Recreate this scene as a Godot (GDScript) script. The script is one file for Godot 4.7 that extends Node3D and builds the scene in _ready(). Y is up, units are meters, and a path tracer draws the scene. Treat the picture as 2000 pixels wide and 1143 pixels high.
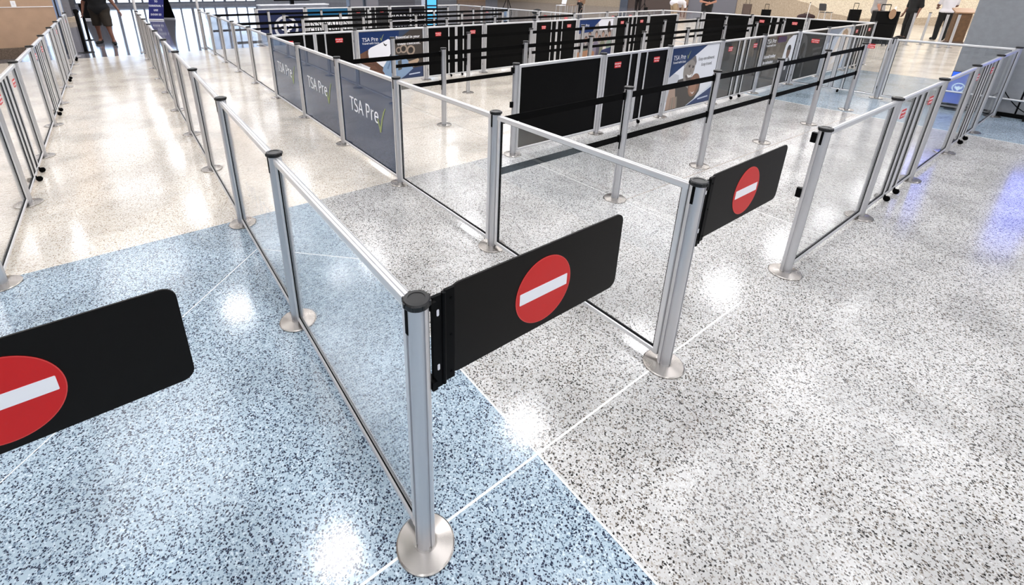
extends Node3D
# An airport queue of aluminium posts, clear panels and belts on terrazzo, seen from above one corner.
# The whole queue stands on a square grid: q(u, v, h) is grid line u away from the camera, v to the right, h metres up.

const S := 1.37427
const FAR_U := 27.5
const SIDE_V := 21.5
const CEIL := 4.3
var M := {}
var used := {}
var font_plain: SystemFont
var font_serif: SystemFont
var font_bold: SystemFont


func q(u: float, v: float, h := 0.0) -> Vector3:
	return Vector3(v * S, h, -u * S)


func _ready() -> void:
	# ---------- camera
	var cam := Camera3D.new()
	cam.name = "camera"
	var yaw := 0.634315
	var pitch := 0.3613225
	var roll := -0.0111887
	var xh := Vector3(cos(yaw), 0, sin(yaw))
	var zh := Vector3(sin(yaw), 0, -cos(yaw))
	var fwd := Vector3(0, -sin(pitch), 0) + zh * cos(pitch)
	var dn := Vector3(0, -cos(pitch), 0) - zh * sin(pitch)
	var rt := xh * cos(roll) + dn * sin(roll)
	var dn2 := -xh * sin(roll) + dn * cos(roll)
	cam.transform = Transform3D(Basis(rt, -dn2, -fwd), q(-0.66702, -1.36225, 1.7794))
	var near := 0.05
	var f := 923.365
	cam.set_frustum(1143.0 / f * near, Vector2((1000.0 - 922.015) / f * near, (311.23 - 571.5) / f * near), near, 120.0)
	add_child(cam)
	# ---------- sky outside the doors, exposure
	var we := WorldEnvironment.new()
	we.name = "environment"
	var env := Environment.new()
	var sky := Sky.new()
	var psm := ProceduralSkyMaterial.new()
	psm.sky_top_color = Color(0.55, 0.70, 0.95)
	psm.sky_horizon_color = Color(0.86, 0.93, 1.0)
	psm.ground_bottom_color = Color(0.55, 0.57, 0.6)
	psm.ground_horizon_color = Color(0.8, 0.84, 0.9)
	psm.energy_multiplier = 3.0
	sky.sky_material = psm
	env.background_mode = Environment.BG_SKY
	env.sky = sky
	env.tonemap_mode = Environment.TONE_MAPPER_LINEAR
	env.tonemap_exposure = 1.48
	env.sdfgi_enabled = true
	env.ssao_enabled = true
	env.ssil_enabled = true
	we.environment = env
	add_child(we)
	font_plain = SystemFont.new()
	font_plain.font_names = PackedStringArray(["Droid Sans"])
	font_bold = SystemFont.new()
	font_bold.font_names = PackedStringArray(["Droid Sans"])
	font_bold.font_weight = 700
	font_serif = SystemFont.new()
	font_serif.font_names = PackedStringArray(["Droid Serif"])
	font_serif.font_weight = 700
	materials()
	ceiling_lights()
	room()
	floor_slabs()
	fences()
	belts()
	sign_arms()
	background()
	people()


# ============================================================ naming
func put(o: Node3D, called: String, parent: Node = null) -> Node3D:
	if parent:
		o.name = called
		parent.add_child(o, true)
	else:
		var n: int = used.get(called, -1) + 1
		used[called] = n
		o.name = called if n == 0 else "%s_%03d" % [called, n]
		add_child(o)
	return o


func tag(o: Node3D, label: String, category: String, group := "") -> Node3D:
	o.set_meta("label", label)
	o.set_meta("category", category)
	if group:
		o.set_meta("group", group)
	return o


func thing(called: String, label: String, category: String, at := Vector3.ZERO, turn := 0.0, group := "") -> Node3D:
	var o := Node3D.new()
	o.position = at
	o.rotation.y = turn
	put(o, called)
	return tag(o, label, category, group)


func mi(called: String, mesh: Mesh, mat: Material, parent: Node = null, at := Vector3.ZERO) -> MeshInstance3D:
	var o := MeshInstance3D.new()
	o.mesh = mesh
	o.material_override = mat
	o.position = at
	put(o, called, parent)
	return o


func struct(called: String, mesh: Mesh, mat: Material, at := Vector3.ZERO) -> MeshInstance3D:
	var o := mi(called, mesh, mat, null, at)
	o.set_meta("kind", "structure")
	return o


# ============================================================ shapes
func stool() -> SurfaceTool:
	var st := SurfaceTool.new()
	st.begin(Mesh.PRIMITIVE_TRIANGLES)
	st.set_smooth_group(-1)
	return st


func done(st: SurfaceTool) -> ArrayMesh:
	st.generate_normals()
	return st.commit()


func tri(st: SurfaceTool, a: Vector3, b: Vector3, c: Vector3) -> void:   # given counter-clockwise
	st.add_vertex(a)
	st.add_vertex(c)
	st.add_vertex(b)


func quad(st: SurfaceTool, a: Vector3, b: Vector3, c: Vector3, d: Vector3) -> void:
	tri(st, a, b, c)
	tri(st, a, c, d)


func box(st: SurfaceTool, c: Vector3, s: Vector3) -> void:
	var h := s * 0.5
	var p := []
	for i in 8:
		p.append(c + Vector3(h.x * (1 if i & 1 else -1), h.y * (1 if i & 2 else -1), h.z * (1 if i & 4 else -1)))
	st.set_smooth_group(-1)
	quad(st, p[4], p[5], p[7], p[6])
	quad(st, p[1], p[0], p[2], p[3])
	quad(st, p[5], p[1], p[3], p[7])
	quad(st, p[0], p[4], p[6], p[2])
	quad(st, p[6], p[7], p[3], p[2])
	quad(st, p[0], p[1], p[5], p[4])


# a convex or concave outline (counter-clockwise, in x and y) swept from a to b; rx and ry are its axes
func sweep(st: SurfaceTool, outline: PackedVector2Array, a: Vector3, b: Vector3, rx: Vector3, ry: Vector3, groups = null) -> void:
	var n := outline.size()
	var flip := rx.cross(ry).dot(b - a) < 0.0
	for i in n:
		var p := outline[i]
		var r := outline[(i + 1) % n]
		var p0 := a + rx * p.x + ry * p.y
		var p1 := a + rx * r.x + ry * r.y
		var p2 := b + rx * r.x + ry * r.y
		var p3 := b + rx * p.x + ry * p.y
		st.set_smooth_group(groups[i] if groups != null else -1)
		if flip:
			quad(st, p0, p3, p2, p1)
		else:
			quad(st, p0, p1, p2, p3)
	st.set_smooth_group(-1)
	var t := Geometry2D.triangulate_polygon(outline)
	for i in range(0, t.size(), 3):
		var v := []
		for k in 3:
			v.append(outline[t[i + k]])
		var area: float = (v[1] - v[0]).cross(v[2] - v[0])
		var ccw := area > 0.0
		for e in 2:
			var o: Vector3 = a if e == 0 else b
			var w := []
			for k in 3:
				w.append(o + rx * v[k].x + ry * v[k].y)
			if (e == 1) == (ccw != flip):
				tri(st, w[0], w[1], w[2])
			else:
				tri(st, w[0], w[2], w[1])


func chamfered(w: float, h: float, c: float) -> PackedVector2Array:
	w *= 0.5
	h *= 0.5
	return PackedVector2Array([Vector2(-w + c, -h), Vector2(w - c, -h), Vector2(w, -h + c), Vector2(w, h - c), Vector2(w - c, h), Vector2(-w + c, h), Vector2(-w, h - c), Vector2(-w, -h + c)])


func rounded(w: float, h: float, r: float, n := 6) -> PackedVector2Array:
	var out := PackedVector2Array()
	for k in 4:
		var c := Vector2((w * 0.5 - r) * (1 if k == 0 or k == 3 else -1), (h * 0.5 - r) * (1 if k < 2 else -1))
		for i in n + 1:
			out.append(c + Vector2.from_angle(PI / 2 * k + PI / 2 * i / n) * r)
	return out


func circle(r: float, n := 24) -> PackedVector2Array:
	var out := PackedVector2Array()
	for i in n:
		out.append(Vector2.from_angle(TAU * i / n) * r)
	return out


func groups_of(n: int, g: int) -> Array:
	var a := []
	a.resize(n)
	a.fill(g)
	return a


func rod(st: SurfaceTool, a: Vector3, b: Vector3, r: float, n := 12) -> void:
	var d := (b - a).normalized()
	var x := d.cross(Vector3.UP if absf(d.y) < 0.9 else Vector3.RIGHT).normalized()
	sweep(st, circle(r, n), a, b, x, d.cross(x), groups_of(n, 1))


func barbox(st: SurfaceTool, a: Vector3, b: Vector3, w: float, h: float, c := 0.002, up := Vector3.UP) -> void:
	var d := (b - a).normalized()
	var x := up.cross(d).normalized()
	sweep(st, chamfered(w, h, c), a, b, x, d.cross(x))


# profile of (radius, height) from the bottom up; sharp edges where smooth is false
func lathe(st: SurfaceTool, prof: PackedVector2Array, n := 32, at := Vector3.ZERO) -> void:
	for k in prof.size() - 1:
		st.set_smooth_group(k + 2)
		for i in n:
			var a0 := TAU * i / n
			var a1 := TAU * (i + 1) / n
			var d0 := Vector3(cos(a0), 0, -sin(a0))
			var d1 := Vector3(cos(a1), 0, -sin(a1))
			var lo := prof[k]
			var hi := prof[k + 1]
			var p0 := at + d0 * lo.x + Vector3.UP * lo.y
			var p1 := at + d1 * lo.x + Vector3.UP * lo.y
			var p2 := at + d1 * hi.x + Vector3.UP * hi.y
			var p3 := at + d0 * hi.x + Vector3.UP * hi.y
			if lo.x > 1e-6 and hi.x > 1e-6:
				quad(st, p0, p1, p2, p3)
			elif lo.x > 1e-6:
				tri(st, p0, p1, p2)
			elif hi.x > 1e-6:
				tri(st, p0, p2, p3)
	st.set_smooth_group(-1)


func ball(st: SurfaceTool, c: Vector3, r: Vector3, n := 14) -> void:
	var prof := PackedVector2Array()
	for i in n / 2 + 1:
		var a := -PI / 2 + PI * i / (n / 2)
		prof.append(Vector2(cos(a), sin(a)))
	st.set_smooth_group(1)
	for k in prof.size() - 1:
		for i in n:
			var v := []
			for e in [[i, k], [i + 1, k], [i + 1, k + 1], [i, k + 1]]:
				var an: float = TAU * e[0] / n
				v.append(c + Vector3(cos(an) * prof[e[1]].x, prof[e[1]].y, -sin(an) * prof[e[1]].x) * r)
			if k == 0:
				tri(st, v[0], v[2], v[3])
			elif k == prof.size() - 2:
				tri(st, v[0], v[1], v[2])
			else:
				quad(st, v[0], v[1], v[2], v[3])
	st.set_smooth_group(-1)


func boxmesh(s: Vector3, c := Vector3.ZERO) -> ArrayMesh:
	var st := stool()
	box(st, c, s)
	return done(st)


func plate(outline: PackedVector2Array, thick: float, z := 0.0) -> ArrayMesh:   # an upright plate in x and y, its back at z
	var st := stool()
	sweep(st, outline, Vector3(0, 0, z), Vector3(0, 0, z + thick), Vector3.RIGHT, Vector3.UP)
	return done(st)


func words(text: String, height: float, font: Font = null, depth := 0.0012) -> TextMesh:
	var t := TextMesh.new()
	t.text = text
	t.font = font if font else font_plain
	t.font_size = 48
	t.pixel_size = height / 48.0
	t.depth = depth
	t.curve_step = 2.0
	return t


# ============================================================ materials
func mat(c: Color, rough := 0.6, metal := 0.0, spec := 0.5) -> StandardMaterial3D:
	var m := StandardMaterial3D.new()
	m.albedo_color = c
	m.roughness = rough
	m.metallic = metal
	m.metallic_specular = spec
	return m


func pane_mat(c: Color, a: float) -> StandardMaterial3D:
	var m := mat(Color(c.r, c.g, c.b, a), 0.02)
	m.transparency = BaseMaterial3D.TRANSPARENCY_ALPHA
	return m


func grain(freq: float, lo: float, hi: float, size := 256, noise_type := FastNoiseLite.TYPE_SIMPLEX) -> NoiseTexture2D:
	var n := FastNoiseLite.new()
	n.noise_type = noise_type
	n.frequency = freq
	n.seed = 7
	var t := NoiseTexture2D.new()
	t.width = size
	t.height = size
	t.seamless = true
	t.noise = n
	var g := Gradient.new()
	g.set_color(0, Color(lo, lo, lo))
	g.set_color(1, Color(hi, hi, hi))
	t.color_ramp = g
	return t


func textured(m: StandardMaterial3D, t: Texture2D, per_metre: float) -> StandardMaterial3D:
	m.albedo_texture = t
	m.uv1_triplanar = true
	m.uv1_world_triplanar = true
	m.uv1_scale = Vector3.ONE * per_metre
	return m


func materials() -> void:
	M.alu = mat(Color(0.82, 0.82, 0.83), 0.36, 0.8)
	M.rail = mat(Color(0.88, 0.88, 0.885), 0.32, 0.55)
	M.base = mat(Color(0.66, 0.64, 0.62), 0.26, 1.0)
	M.black = mat(Color(0.02, 0.02, 0.022), 0.5, 0.0, 0.2)
	M.cap = mat(Color(0.05, 0.05, 0.055), 0.4)
	M.rubber = mat(Color(0.012, 0.012, 0.012), 0.7, 0.0, 0.2)
	M.gasket = mat(Color(0.012, 0.012, 0.012), 0.6, 0.0, 0.2)
	M.glass = pane_mat(Color(0.85, 0.9, 0.92), 0.02)
	M.smoke = pane_mat(Color(0.14, 0.145, 0.15), 0.72)
	M.navy = pane_mat(Color(0.20, 0.29, 0.42), 0.80)
	M.black_pane = mat(Color(0.03, 0.03, 0.03), 0.45, 0.0, 0.2)
	M.board = mat(Color(0.054, 0.042, 0.030), 0.5, 0.0, 0.3)
	M.red = mat(Color(0.80, 0.055, 0.05), 0.45)
	M.sticker = mat(Color(0.80, 0.08, 0.10), 0.5)
	M.white = mat(Color(0.96, 0.96, 0.97), 0.5)
	M.paper = mat(Color(0.9, 0.9, 0.92), 0.4)
	M.belt = mat(Color(0.010, 0.010, 0.011), 0.75, 0.0, 0.2)
	M.tick = mat(Color(0.58, 0.62, 0.40), 0.5)
	M.ink = mat(Color(0.03, 0.03, 0.035), 0.5)
	M.blue = mat(Color(0.03, 0.10, 0.28), 0.4)
	M.teal = mat(Color(0.04, 0.36, 0.52), 0.4)
	M.blue_sign = mat(Color(0.05, 0.09, 0.42), 0.45)
	M.navy_board = mat(Color(0.02, 0.03, 0.10), 0.4)
	M.frost = mat(Color(0.95, 0.97, 1.0, 0.45), 0.6)
	M.frost.transparency = BaseMaterial3D.TRANSPARENCY_ALPHA
	M.tan = textured(mat(Color(1, 1, 1), 0.7), grain(0.02, 0.94, 1.0), 0.5)
	M.tan.albedo_color = Color(0.72, 0.60, 0.50)
	M.grey_paint = textured(mat(Color(0.62, 0.63, 0.66), 0.6), grain(0.03, 0.92, 1.0), 0.5)
	M.pillar = textured(mat(Color(0.56, 0.57, 0.585), 0.45), grain(0.05, 0.93, 1.0), 0.7)
	M.stone = textured(mat(Color(0.82, 0.76, 0.68), 0.7), speckle(Color(0.72, 0.68, 0.62), 3), 1.1)
	M.stone_light = textured(mat(Color(1.0, 0.96, 0.88), 0.7), speckle(Color(0.74, 0.70, 0.64), 5), 1.1)
	M.stone_dark = textured(mat(Color(0.55, 0.47, 0.40), 0.7), speckle(Color(0.5, 0.5, 0.5), 9), 2.0)
	M.brown = mat(Color(0.36, 0.30, 0.27), 0.6)
	M.louver = mat(Color(0.52, 0.51, 0.53), 0.5, 0.3)
	M.ceiling = mat(Color(0.86, 0.86, 0.85), 0.9)
	M.divider = mat(Color(0.92, 0.92, 0.90), 0.4)
	M.steel_blue = mat(Color(0.55, 0.62, 0.75), 0.4, 0.5)
	M.concrete = textured(mat(Color(0.5, 0.49, 0.5), 0.8), grain(0.04, 0.88, 1.0), 0.6)
	M.frame = mat(Color(0.42, 0.44, 0.48), 0.4, 0.6)
	M.wood = textured(mat(Color(0.42, 0.30, 0.18), 0.5), grain(0.02, 0.7, 1.0), 1.3)
	M.wood_top = mat(Color(0.62, 0.49, 0.38), 0.4)
	M.leather = mat(Color(0.022, 0.02, 0.02), 0.6, 0.0, 0.25)
	M.maroon = mat(Color(0.16, 0.03, 0.035), 0.6)
	M.grey_plastic = mat(Color(0.22, 0.22, 0.23), 0.5)
	M.lamp = mat(Color(1, 1, 1), 0.5)
	M.lamp.emission_enabled = true
	M.lamp.emission = Color(0.98, 0.98, 1.0)
	M.lamp.emission_energy_multiplier = 4.0
	M.fill_lamp = M.lamp.duplicate()  # weak glow of the added fill panels
	M.fill_lamp.emission_energy_multiplier = 0.5
	for s in [["screen_blue", Color(0.0, 0.36, 0.92), 0.85], ["screen_cyan", Color(0.35, 0.75, 1.0), 0.9], ["screen_white", Color(0.8, 0.93, 1.0), 1.5]]:
		var m := mat(Color(0.02, 0.03, 0.05), 0.2)
		m.emission_enabled = true
		m.emission = s[1]
		m.emission_energy_multiplier = s[2]
		M[s[0]] = m
	M.screen_dim = M.screen_blue.duplicate()
	M.screen_dim.emission = Color(0.30, 0.42, 1.0)
	M.screen_dim.emission_energy_multiplier = 1.6
	terrazzo()


func speckle(dark: Color, sd: int) -> NoiseTexture2D:
	var n := FastNoiseLite.new()
	n.noise_type = FastNoiseLite.TYPE_CELLULAR
	n.cellular_return_type = FastNoiseLite.RETURN_CELL_VALUE
	n.frequency = 0.09
	n.seed = sd
	n.domain_warp_enabled = true
	n.domain_warp_amplitude = 20.0
	n.domain_warp_frequency = 0.03
	var t := NoiseTexture2D.new()
	t.width = 512
	t.height = 512
	t.noise = n
	var g := Gradient.new()
	g.set_color(0, dark)
	g.set_color(1, Color(1, 1, 1))
	t.color_ramp = g
	return t


# Terrazzo: crushed chips of two sizes in a cement matrix. Chips are shrunken, bent Voronoi cells; each pour has its own colours.
func terrazzo() -> void:
	var N := 1536
	var imgs := []
	for d in [[0.165, 11, FastNoiseLite.RETURN_CELL_VALUE], [0.165, 11, FastNoiseLite.RETURN_DISTANCE2_SUB], [0.27, 23, FastNoiseLite.RETURN_CELL_VALUE], [0.27, 23, FastNoiseLite.RETURN_DISTANCE2_SUB]]:
		var n := FastNoiseLite.new()
		n.noise_type = FastNoiseLite.TYPE_CELLULAR
		n.cellular_distance_function = FastNoiseLite.DISTANCE_EUCLIDEAN
		n.cellular_jitter = 1.0
		n.frequency = d[0]
		n.seed = d[1]
		n.cellular_return_type = d[2]
		n.fractal_type = FastNoiseLite.FRACTAL_NONE
		n.domain_warp_enabled = true
		n.domain_warp_amplitude = 9.0
		n.domain_warp_frequency = 0.06
		n.domain_warp_fractal_type = FastNoiseLite.DOMAIN_WARP_FRACTAL_NONE
		imgs.append(n.get_image(N, N, false, false, true).get_data())
	var soft := FastNoiseLite.new()
	soft.frequency = 0.006
	soft.seed = 4
	var cloud := soft.get_seamless_image(N, N).get_data()
	# palettes: matrix, pale chip, middle chip, dark chip, darkest chip
	var pals := [
		[Color(0.77, 0.766, 0.757), Color(0.86, 0.86, 0.85), Color(0.645, 0.62, 0.585), Color(0.365, 0.33, 0.295), Color(0.115, 0.10, 0.09)],
		[Color(0.65, 0.72, 0.77), Color(0.79, 0.84, 0.87), Color(0.40, 0.475, 0.54), Color(0.13, 0.17, 0.245), Color(0.06, 0.09, 0.19)],
		[Color(0.885, 0.862, 0.82), Color(0.93, 0.92, 0.90), Color(0.81, 0.755, 0.675), Color(0.71, 0.63, 0.54), Color(0.52, 0.43, 0.34)],
		[Color(0.52, 0.52, 0.55), Color(0.60, 0.60, 0.62), Color(0.44, 0.43, 0.45), Color(0.32, 0.32, 0.34), Color(0.2, 0.2, 0.22)],
	]
	var outs := []
	var luts := []
	for k in 4:
		var b := PackedByteArray()
		b.resize(N * N * 3)
		outs.append(b)
		var l := PackedByteArray()
		for c in pals[k]:
			l.append_array(PackedByteArray([c.r8, c.g8, c.b8]))
		luts.append(l)
	var a0: PackedByteArray = imgs[0]
	var a1: PackedByteArray = imgs[1]
	var b0: PackedByteArray = imgs[2]
	var b1: PackedByteArray = imgs[3]
	var o0: PackedByteArray = outs[0]
	var o1: PackedByteArray = outs[1]
	var o2: PackedByteArray = outs[2]
	var l0: PackedByteArray = luts[0]
	var l1: PackedByteArray = luts[1]
	var l2: PackedByteArray = luts[2]
	for i in N * N:
		var c := 0
		var v := a0[i]
		if a1[i] > 38:
			if v < 27:
				c = 12
			elif v < 50:
				c = 9
			elif v < 72:
				c = 6
			elif v > 238:
				c = 3
		if c == 0 and b1[i] > 40:
			var w := b0[i]
			if w < 12:
				c = 12
			elif w < 28:
				c = 9
			elif w < 52:
				c = 6
			elif w > 238:
				c = 3
		var p := i * 3
		o0[p] = l0[c]
		o0[p + 1] = l0[c + 1]
		o0[p + 2] = l0[c + 2]
		o1[p] = l1[c]
		o1[p + 1] = l1[c + 1]
		o1[p + 2] = l1[c + 2]
		o2[p] = l2[c]
		o2[p + 1] = l2[c + 1]
		o2[p + 2] = l2[c + 2]
	var stain := ImageTexture.create_from_image(cloudy(cloud, N, 0.90, 1.0))
	var names := ["gray_floor", "blue_floor", "cream_floor"]
	var srcs := [o0, o1, o2]
	for k in 3:
		var im := Image.create_from_data(N, N, false, Image.FORMAT_RGB8, srcs[k])
		var m := floor_mat(ImageTexture.create_from_image(im))
		m.detail_enabled = true
		m.detail_blend_mode = BaseMaterial3D.BLEND_MODE_MUL
		m.detail_uv_layer = BaseMaterial3D.DETAIL_UV_2
		m.detail_albedo = stain
		m.uv2_triplanar = true
		m.uv2_world_triplanar = true
		m.uv2_scale = Vector3.ONE * 0.13
		M[names[k]] = m
	M.back_floor = floor_mat(grain(0.2, 0.8, 1.0, 512))
	M.back_floor.albedo_color = Color(0.46, 0.46, 0.49)
	M.back_floor.roughness = 0.07


func cloudy(src: PackedByteArray, n: int, lo: float, hi: float) -> Image:
	var im := Image.create_from_data(n, n, false, Image.FORMAT_L8, src)
	im.resize(256, 256, Image.INTERPOLATE_BILINEAR)
	var b := im.get_data()
	for i in b.size():
		b[i] = int(255.0 * lerpf(lo, hi, smoothstep(0.25, 0.65, b[i] / 255.0)))
	return Image.create_from_data(256, 256, false, Image.FORMAT_L8, b)


func floor_mat(t: Texture2D) -> StandardMaterial3D:
	var m := mat(Color(1, 1, 1), 0.15, 0.0, 0.5)
	textured(m, t, 1.0 / 1.75)
	return m


# ============================================================ lights
func ceiling_fitting(called: String, label: String, group: String, at: Vector3, size: Vector2, energy: float, m: Material, meshes: Array) -> void:
	var t := thing(called, label, "light", at, 0.0, group)
	mi("trim_frame", meshes[0], M.white, t)
	mi("diffuser", meshes[1], m, t)
	var l := AreaLight3D.new()
	l.name = "light"
	l.area_size = size
	l.light_color = Color(0.985, 0.985, 1.0)
	l.light_energy = energy
	l.area_range = 40.0
	l.area_attenuation = 2.0
	l.shadow_enabled = true
	l.position = Vector3(0, -0.04, 0)
	l.rotation.x = -PI / 2
	t.add_child(l)


func fitting_meshes(w: float, d: float) -> Array:
	var out := []
	for e in [[0.10, -0.02, 0.01], [0.0, -0.028, -0.012]]:
		var st := stool()
		sweep(st, rounded(w + e[0], d + e[0], 0.04), Vector3(0, e[1], 0), Vector3(0, e[2], 0), Vector3.RIGHT, Vector3.BACK)
		out.append(done(st))
	return out


func ceiling_lights() -> void:
	var small := fitting_meshes(0.46, 0.46)
	var large := fitting_meshes(1.5, 2.6)
	for i in range(-2, 6):
		for k in range(-2, 11):
			ceiling_fitting("ceiling_light", "square recessed downlight in the white ceiling above the queue", "ceiling downlights in rows", q(1.95 + 3.76 * i, -0.74 + 2.02 * k, CEIL - 0.012), Vector2(0.46, 0.46), 1.7, M.lamp, small)
			ceiling_fitting("added_fill_panel", "wide unseen fill light panel added between the ceiling downlights", "added fill light panels in rows", q(3.83 + 3.76 * i, 0.27 + 2.02 * k, CEIL - 0.012), Vector2(1.5, 2.6), 2.1, M.fill_lamp, large)  # unseen panels added as broad soft fill beside the downlights


# ============================================================ the hall
func slab(parent: Node, u0: float, u1: float, v0: float, v1: float, m: Material, called := "terrazzo_slab") -> void:
	var a := q(u0, v0)
	var b := q(u1, v1)
	mi(called, boxmesh(Vector3(absf(b.x - a.x), 0.06, absf(b.z - a.z)), Vector3((a.x + b.x) / 2, -0.03, (a.z + b.z) / 2)), m, parent)


func strip(parent: Node, u0: float, v0: float, u1: float, v1: float, w := 0.009, m: Material = null) -> void:
	var st := stool()
	barbox(st, q(u0, v0, 0.0), q(u1, v1, 0.0), w, 0.0016, 0.0004)
	mi("divider_strip", done(st), m if m else M.divider, parent)


func floor_slabs() -> void:
	var fl := Node3D.new()
	put(fl, "floor")
	fl.set_meta("kind", "structure")
	var e := 2.055
	slab(fl, -6.3, e, -9.2, -0.612, M.blue_floor)
	slab(fl, -6.3, e, -0.612, 4.86, M.gray_floor)
	slab(fl, -6.3, e, 4.86, 8.3, M.blue_floor)
	slab(fl, -6.3, e, 8.3, SIDE_V + 0.1, M.cream_floor)
	slab(fl, e, 9.72, -9.2, SIDE_V + 0.1, M.cream_floor)
	slab(fl, 9.72, FAR_U + 3.0, -9.2, SIDE_V + 0.1, M.back_floor)
	strip(fl, 0.012, -9.0, 0.012, 0.6)
	strip(fl, -6.0, -0.612, e, -0.612, 0.008)
	strip(fl, 0.55, 1.015, e, 1.015, 0.006)
	strip(fl, 0.012, 1.57, 0.55, 1.57, 0.006)
	strip(fl, 1.67, -1.0, 0.2, -2.47, 0.0045)
	strip(fl, 1.67, -1.0, 1.28, -0.612, 0.004)
	strip(fl, 0.012, 4.86, e, 4.86, 0.006)
	strip(fl, -6.0, 4.86, 0.012, 4.86, 0.006)
	var crack := mat(Color(0.55, 0.50, 0.44), 0.6)
	strip(fl, 0.95, 1.02, 0.87, 4.86, 0.008, crack)
	strip(fl, 3.05, 0.0, 3.05, 9.0, 0.008, crack)
	strip(fl, 5.0, 11.06, -3.0, 11.06, 0.05, crack)


func wall(called: String, u0: float, u1: float, v0: float, v1: float, h0: float, h1: float, m: Material) -> MeshInstance3D:
	var a := q(u0, v0, h0)
	var b := q(u1, v1, h1)
	return struct(called, boxmesh(Vector3(absf(b.x - a.x), h1 - h0, absf(b.z - a.z)), (a + b) / 2), m)


func room() -> void:
	wall("ceiling", -6.5, FAR_U + 0.3, -9.4, SIDE_V + 0.3, CEIL, CEIL + 0.15, M.ceiling)
	wall("wall_near", -6.5, -6.3, -9.4, SIDE_V + 0.3, 0, CEIL, M.grey_paint)
	wall("wall_left", -6.3, FAR_U, -9.4, -9.2, 0, CEIL, M.tan)
	wall("wall_right", -6.3, FAR_U + 0.3, SIDE_V, SIDE_V + 0.2, 0, CEIL, M.stone)
	wall("wall_far_left", FAR_U, FAR_U + 0.2, -9.4, -2.6, 0, CEIL, M.concrete)
	wall("wall_far_right", FAR_U, FAR_U + 0.2, 5.0, SIDE_V, 0, CEIL, M.grey_paint)
	wall("wall_far_top", FAR_U, FAR_U + 0.2, -2.6, 5.0, 3.3, CEIL, M.grey_paint)
	wall("wall_far_sill", FAR_U, FAR_U + 0.2, -2.6, 5.0, 0, 0.16, M.grey_paint)
	# the outdoors apron beyond the doors
	wall("trim_1", FAR_U + 0.2, FAR_U + 3.0, -9.2, SIDE_V, -0.2, -0.06, M.concrete)
	for i in 5:
		var w := Node3D.new()
		put(w, "window_%d" % (i + 1))
		w.set_meta("kind", "structure")
		w.position = q(FAR_U + 0.05, -2.6 + 1.52 * (i + 0.5), 0.16)
		var st := stool()
		var hw := 0.76 * S
		for s in [-1, 1]:
			barbox(st, Vector3(s * (hw - 0.04), 0, 0), Vector3(s * (hw - 0.04), 3.14, 0), 0.08, 0.08, 0.004, Vector3.BACK)
		for s in [-0.33, 0.34]:
			barbox(st, Vector3(s * hw, 0.07, 0), Vector3(s * hw, 3.07, 0), 0.10, 0.07, 0.004, Vector3.BACK)
		for y in [0.04, 1.1, 2.2, 3.1]:
			barbox(st, Vector3(-hw + 0.08, y, 0), Vector3(hw - 0.08, y, 0), 0.06, 0.08, 0.004)
		mi("window_frame", done(st), M.frame, w)
		for y in [0.08, 1.13, 2.23]:
			mi("pane", boxmesh(Vector3(hw * 2 - 0.16, 0.98 if y < 1.0 else 1.04 if y < 2.0 else 0.84, 0.008), Vector3(0, y + (0.49 if y < 1.0 else 0.52 if y < 2.0 else 0.42), 0)), M.glass, w)
	# tan partition on the left with its stone base and paint joint
	wall("wall_partition", 10.25, 10.45, -9.2, -2.13, 0, CEIL, M.tan)
	wall("baseboard_partition", 10.2, 10.25, -9.2, -2.13, 0, 0.24, M.stone_dark)
	wall("trim_2", 10.243, 10.25, -9.2, -2.13, 1.11, 1.125, M.white)
	# sections of the right-hand wall, from the doors towards the camera
	for s in [["wall_right_pilaster", 16.2, 16.7, 0.06, M.frame], ["wall_right_brown", 13.3, 16.2, 0.03, M.brown], ["wall_right_tan", 12.7, 13.3, 0.10, M.tan], ["wall_right_shutter", 10.4, 12.7, 0.04, M.louver]]:
		wall(s[0], s[1], s[2], SIDE_V - s[3], SIDE_V, 0, CEIL, s[4])
	# pale stone inlay with a slanting, wavy edge
	var o := PackedVector2Array()
	for i in 15:
		var t := i / 14.0
		o.append(Vector2(lerpf(5.9, 9.3, t), 0.12 + 1.6 * pow(t, 1.3) + 0.05 * sin(t * 17.0)))
	o.append(Vector2(9.3, 3.4))
	o.append(Vector2(0.5, 3.4))
	o.append(Vector2(0.5, 0.9))
	o.append(Vector2(4.2, 0.3))
	var o2 := PackedVector2Array()
	for p in o:
		o2.append(Vector2(p.x * S, p.y))
	var st2 := stool()
	sweep(st2, o2, Vector3(SIDE_V * S, 0, 0), Vector3(SIDE_V * S - 0.012, 0, 0), Vector3.FORWARD, Vector3.UP)
	struct("wall_right_inlay", done(st2), M.stone_light)
	# far wall: tan pier and shutters
	wall("wall_far_pier", FAR_U - 0.12, FAR_U, 17.9, 20.3, 0, CEIL, M.tan)
	wall("wall_far_shutter", FAR_U - 0.05, FAR_U, 11.0, 14.6, 0, CEIL, M.louver)
	for k in 9:
		wall("trim_%d" % (k + 3), FAR_U - 0.062, FAR_U - 0.05, 11.0, 14.6, 0.05 + 0.09 * k, 0.065 + 0.09 * k, M.frame)
	# the grey pillar on the right
	var pil := Node3D.new()
	put(pil, "wall_pillar")
	pil.set_meta("kind", "structure")
	for s in [[0.43, -0.14], [-0.155, -2.6], [-2.615, -4.6]]:
		var a := q(s[0], 6.1)
		var b := q(s[1], 7.5)
		mi("cladding_panel", boxmesh(Vector3(absf(b.x - a.x), CEIL, absf(b.z - a.z)), Vector3((a.x + b.x) / 2, CEIL / 2, (a.z + b.z) / 2)), M.pillar, pil)
	var bar := stool()
	rod(bar, q(0.5, 6.05, 0.26), q(-4.6, 6.05, 0.26), 0.016)
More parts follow.
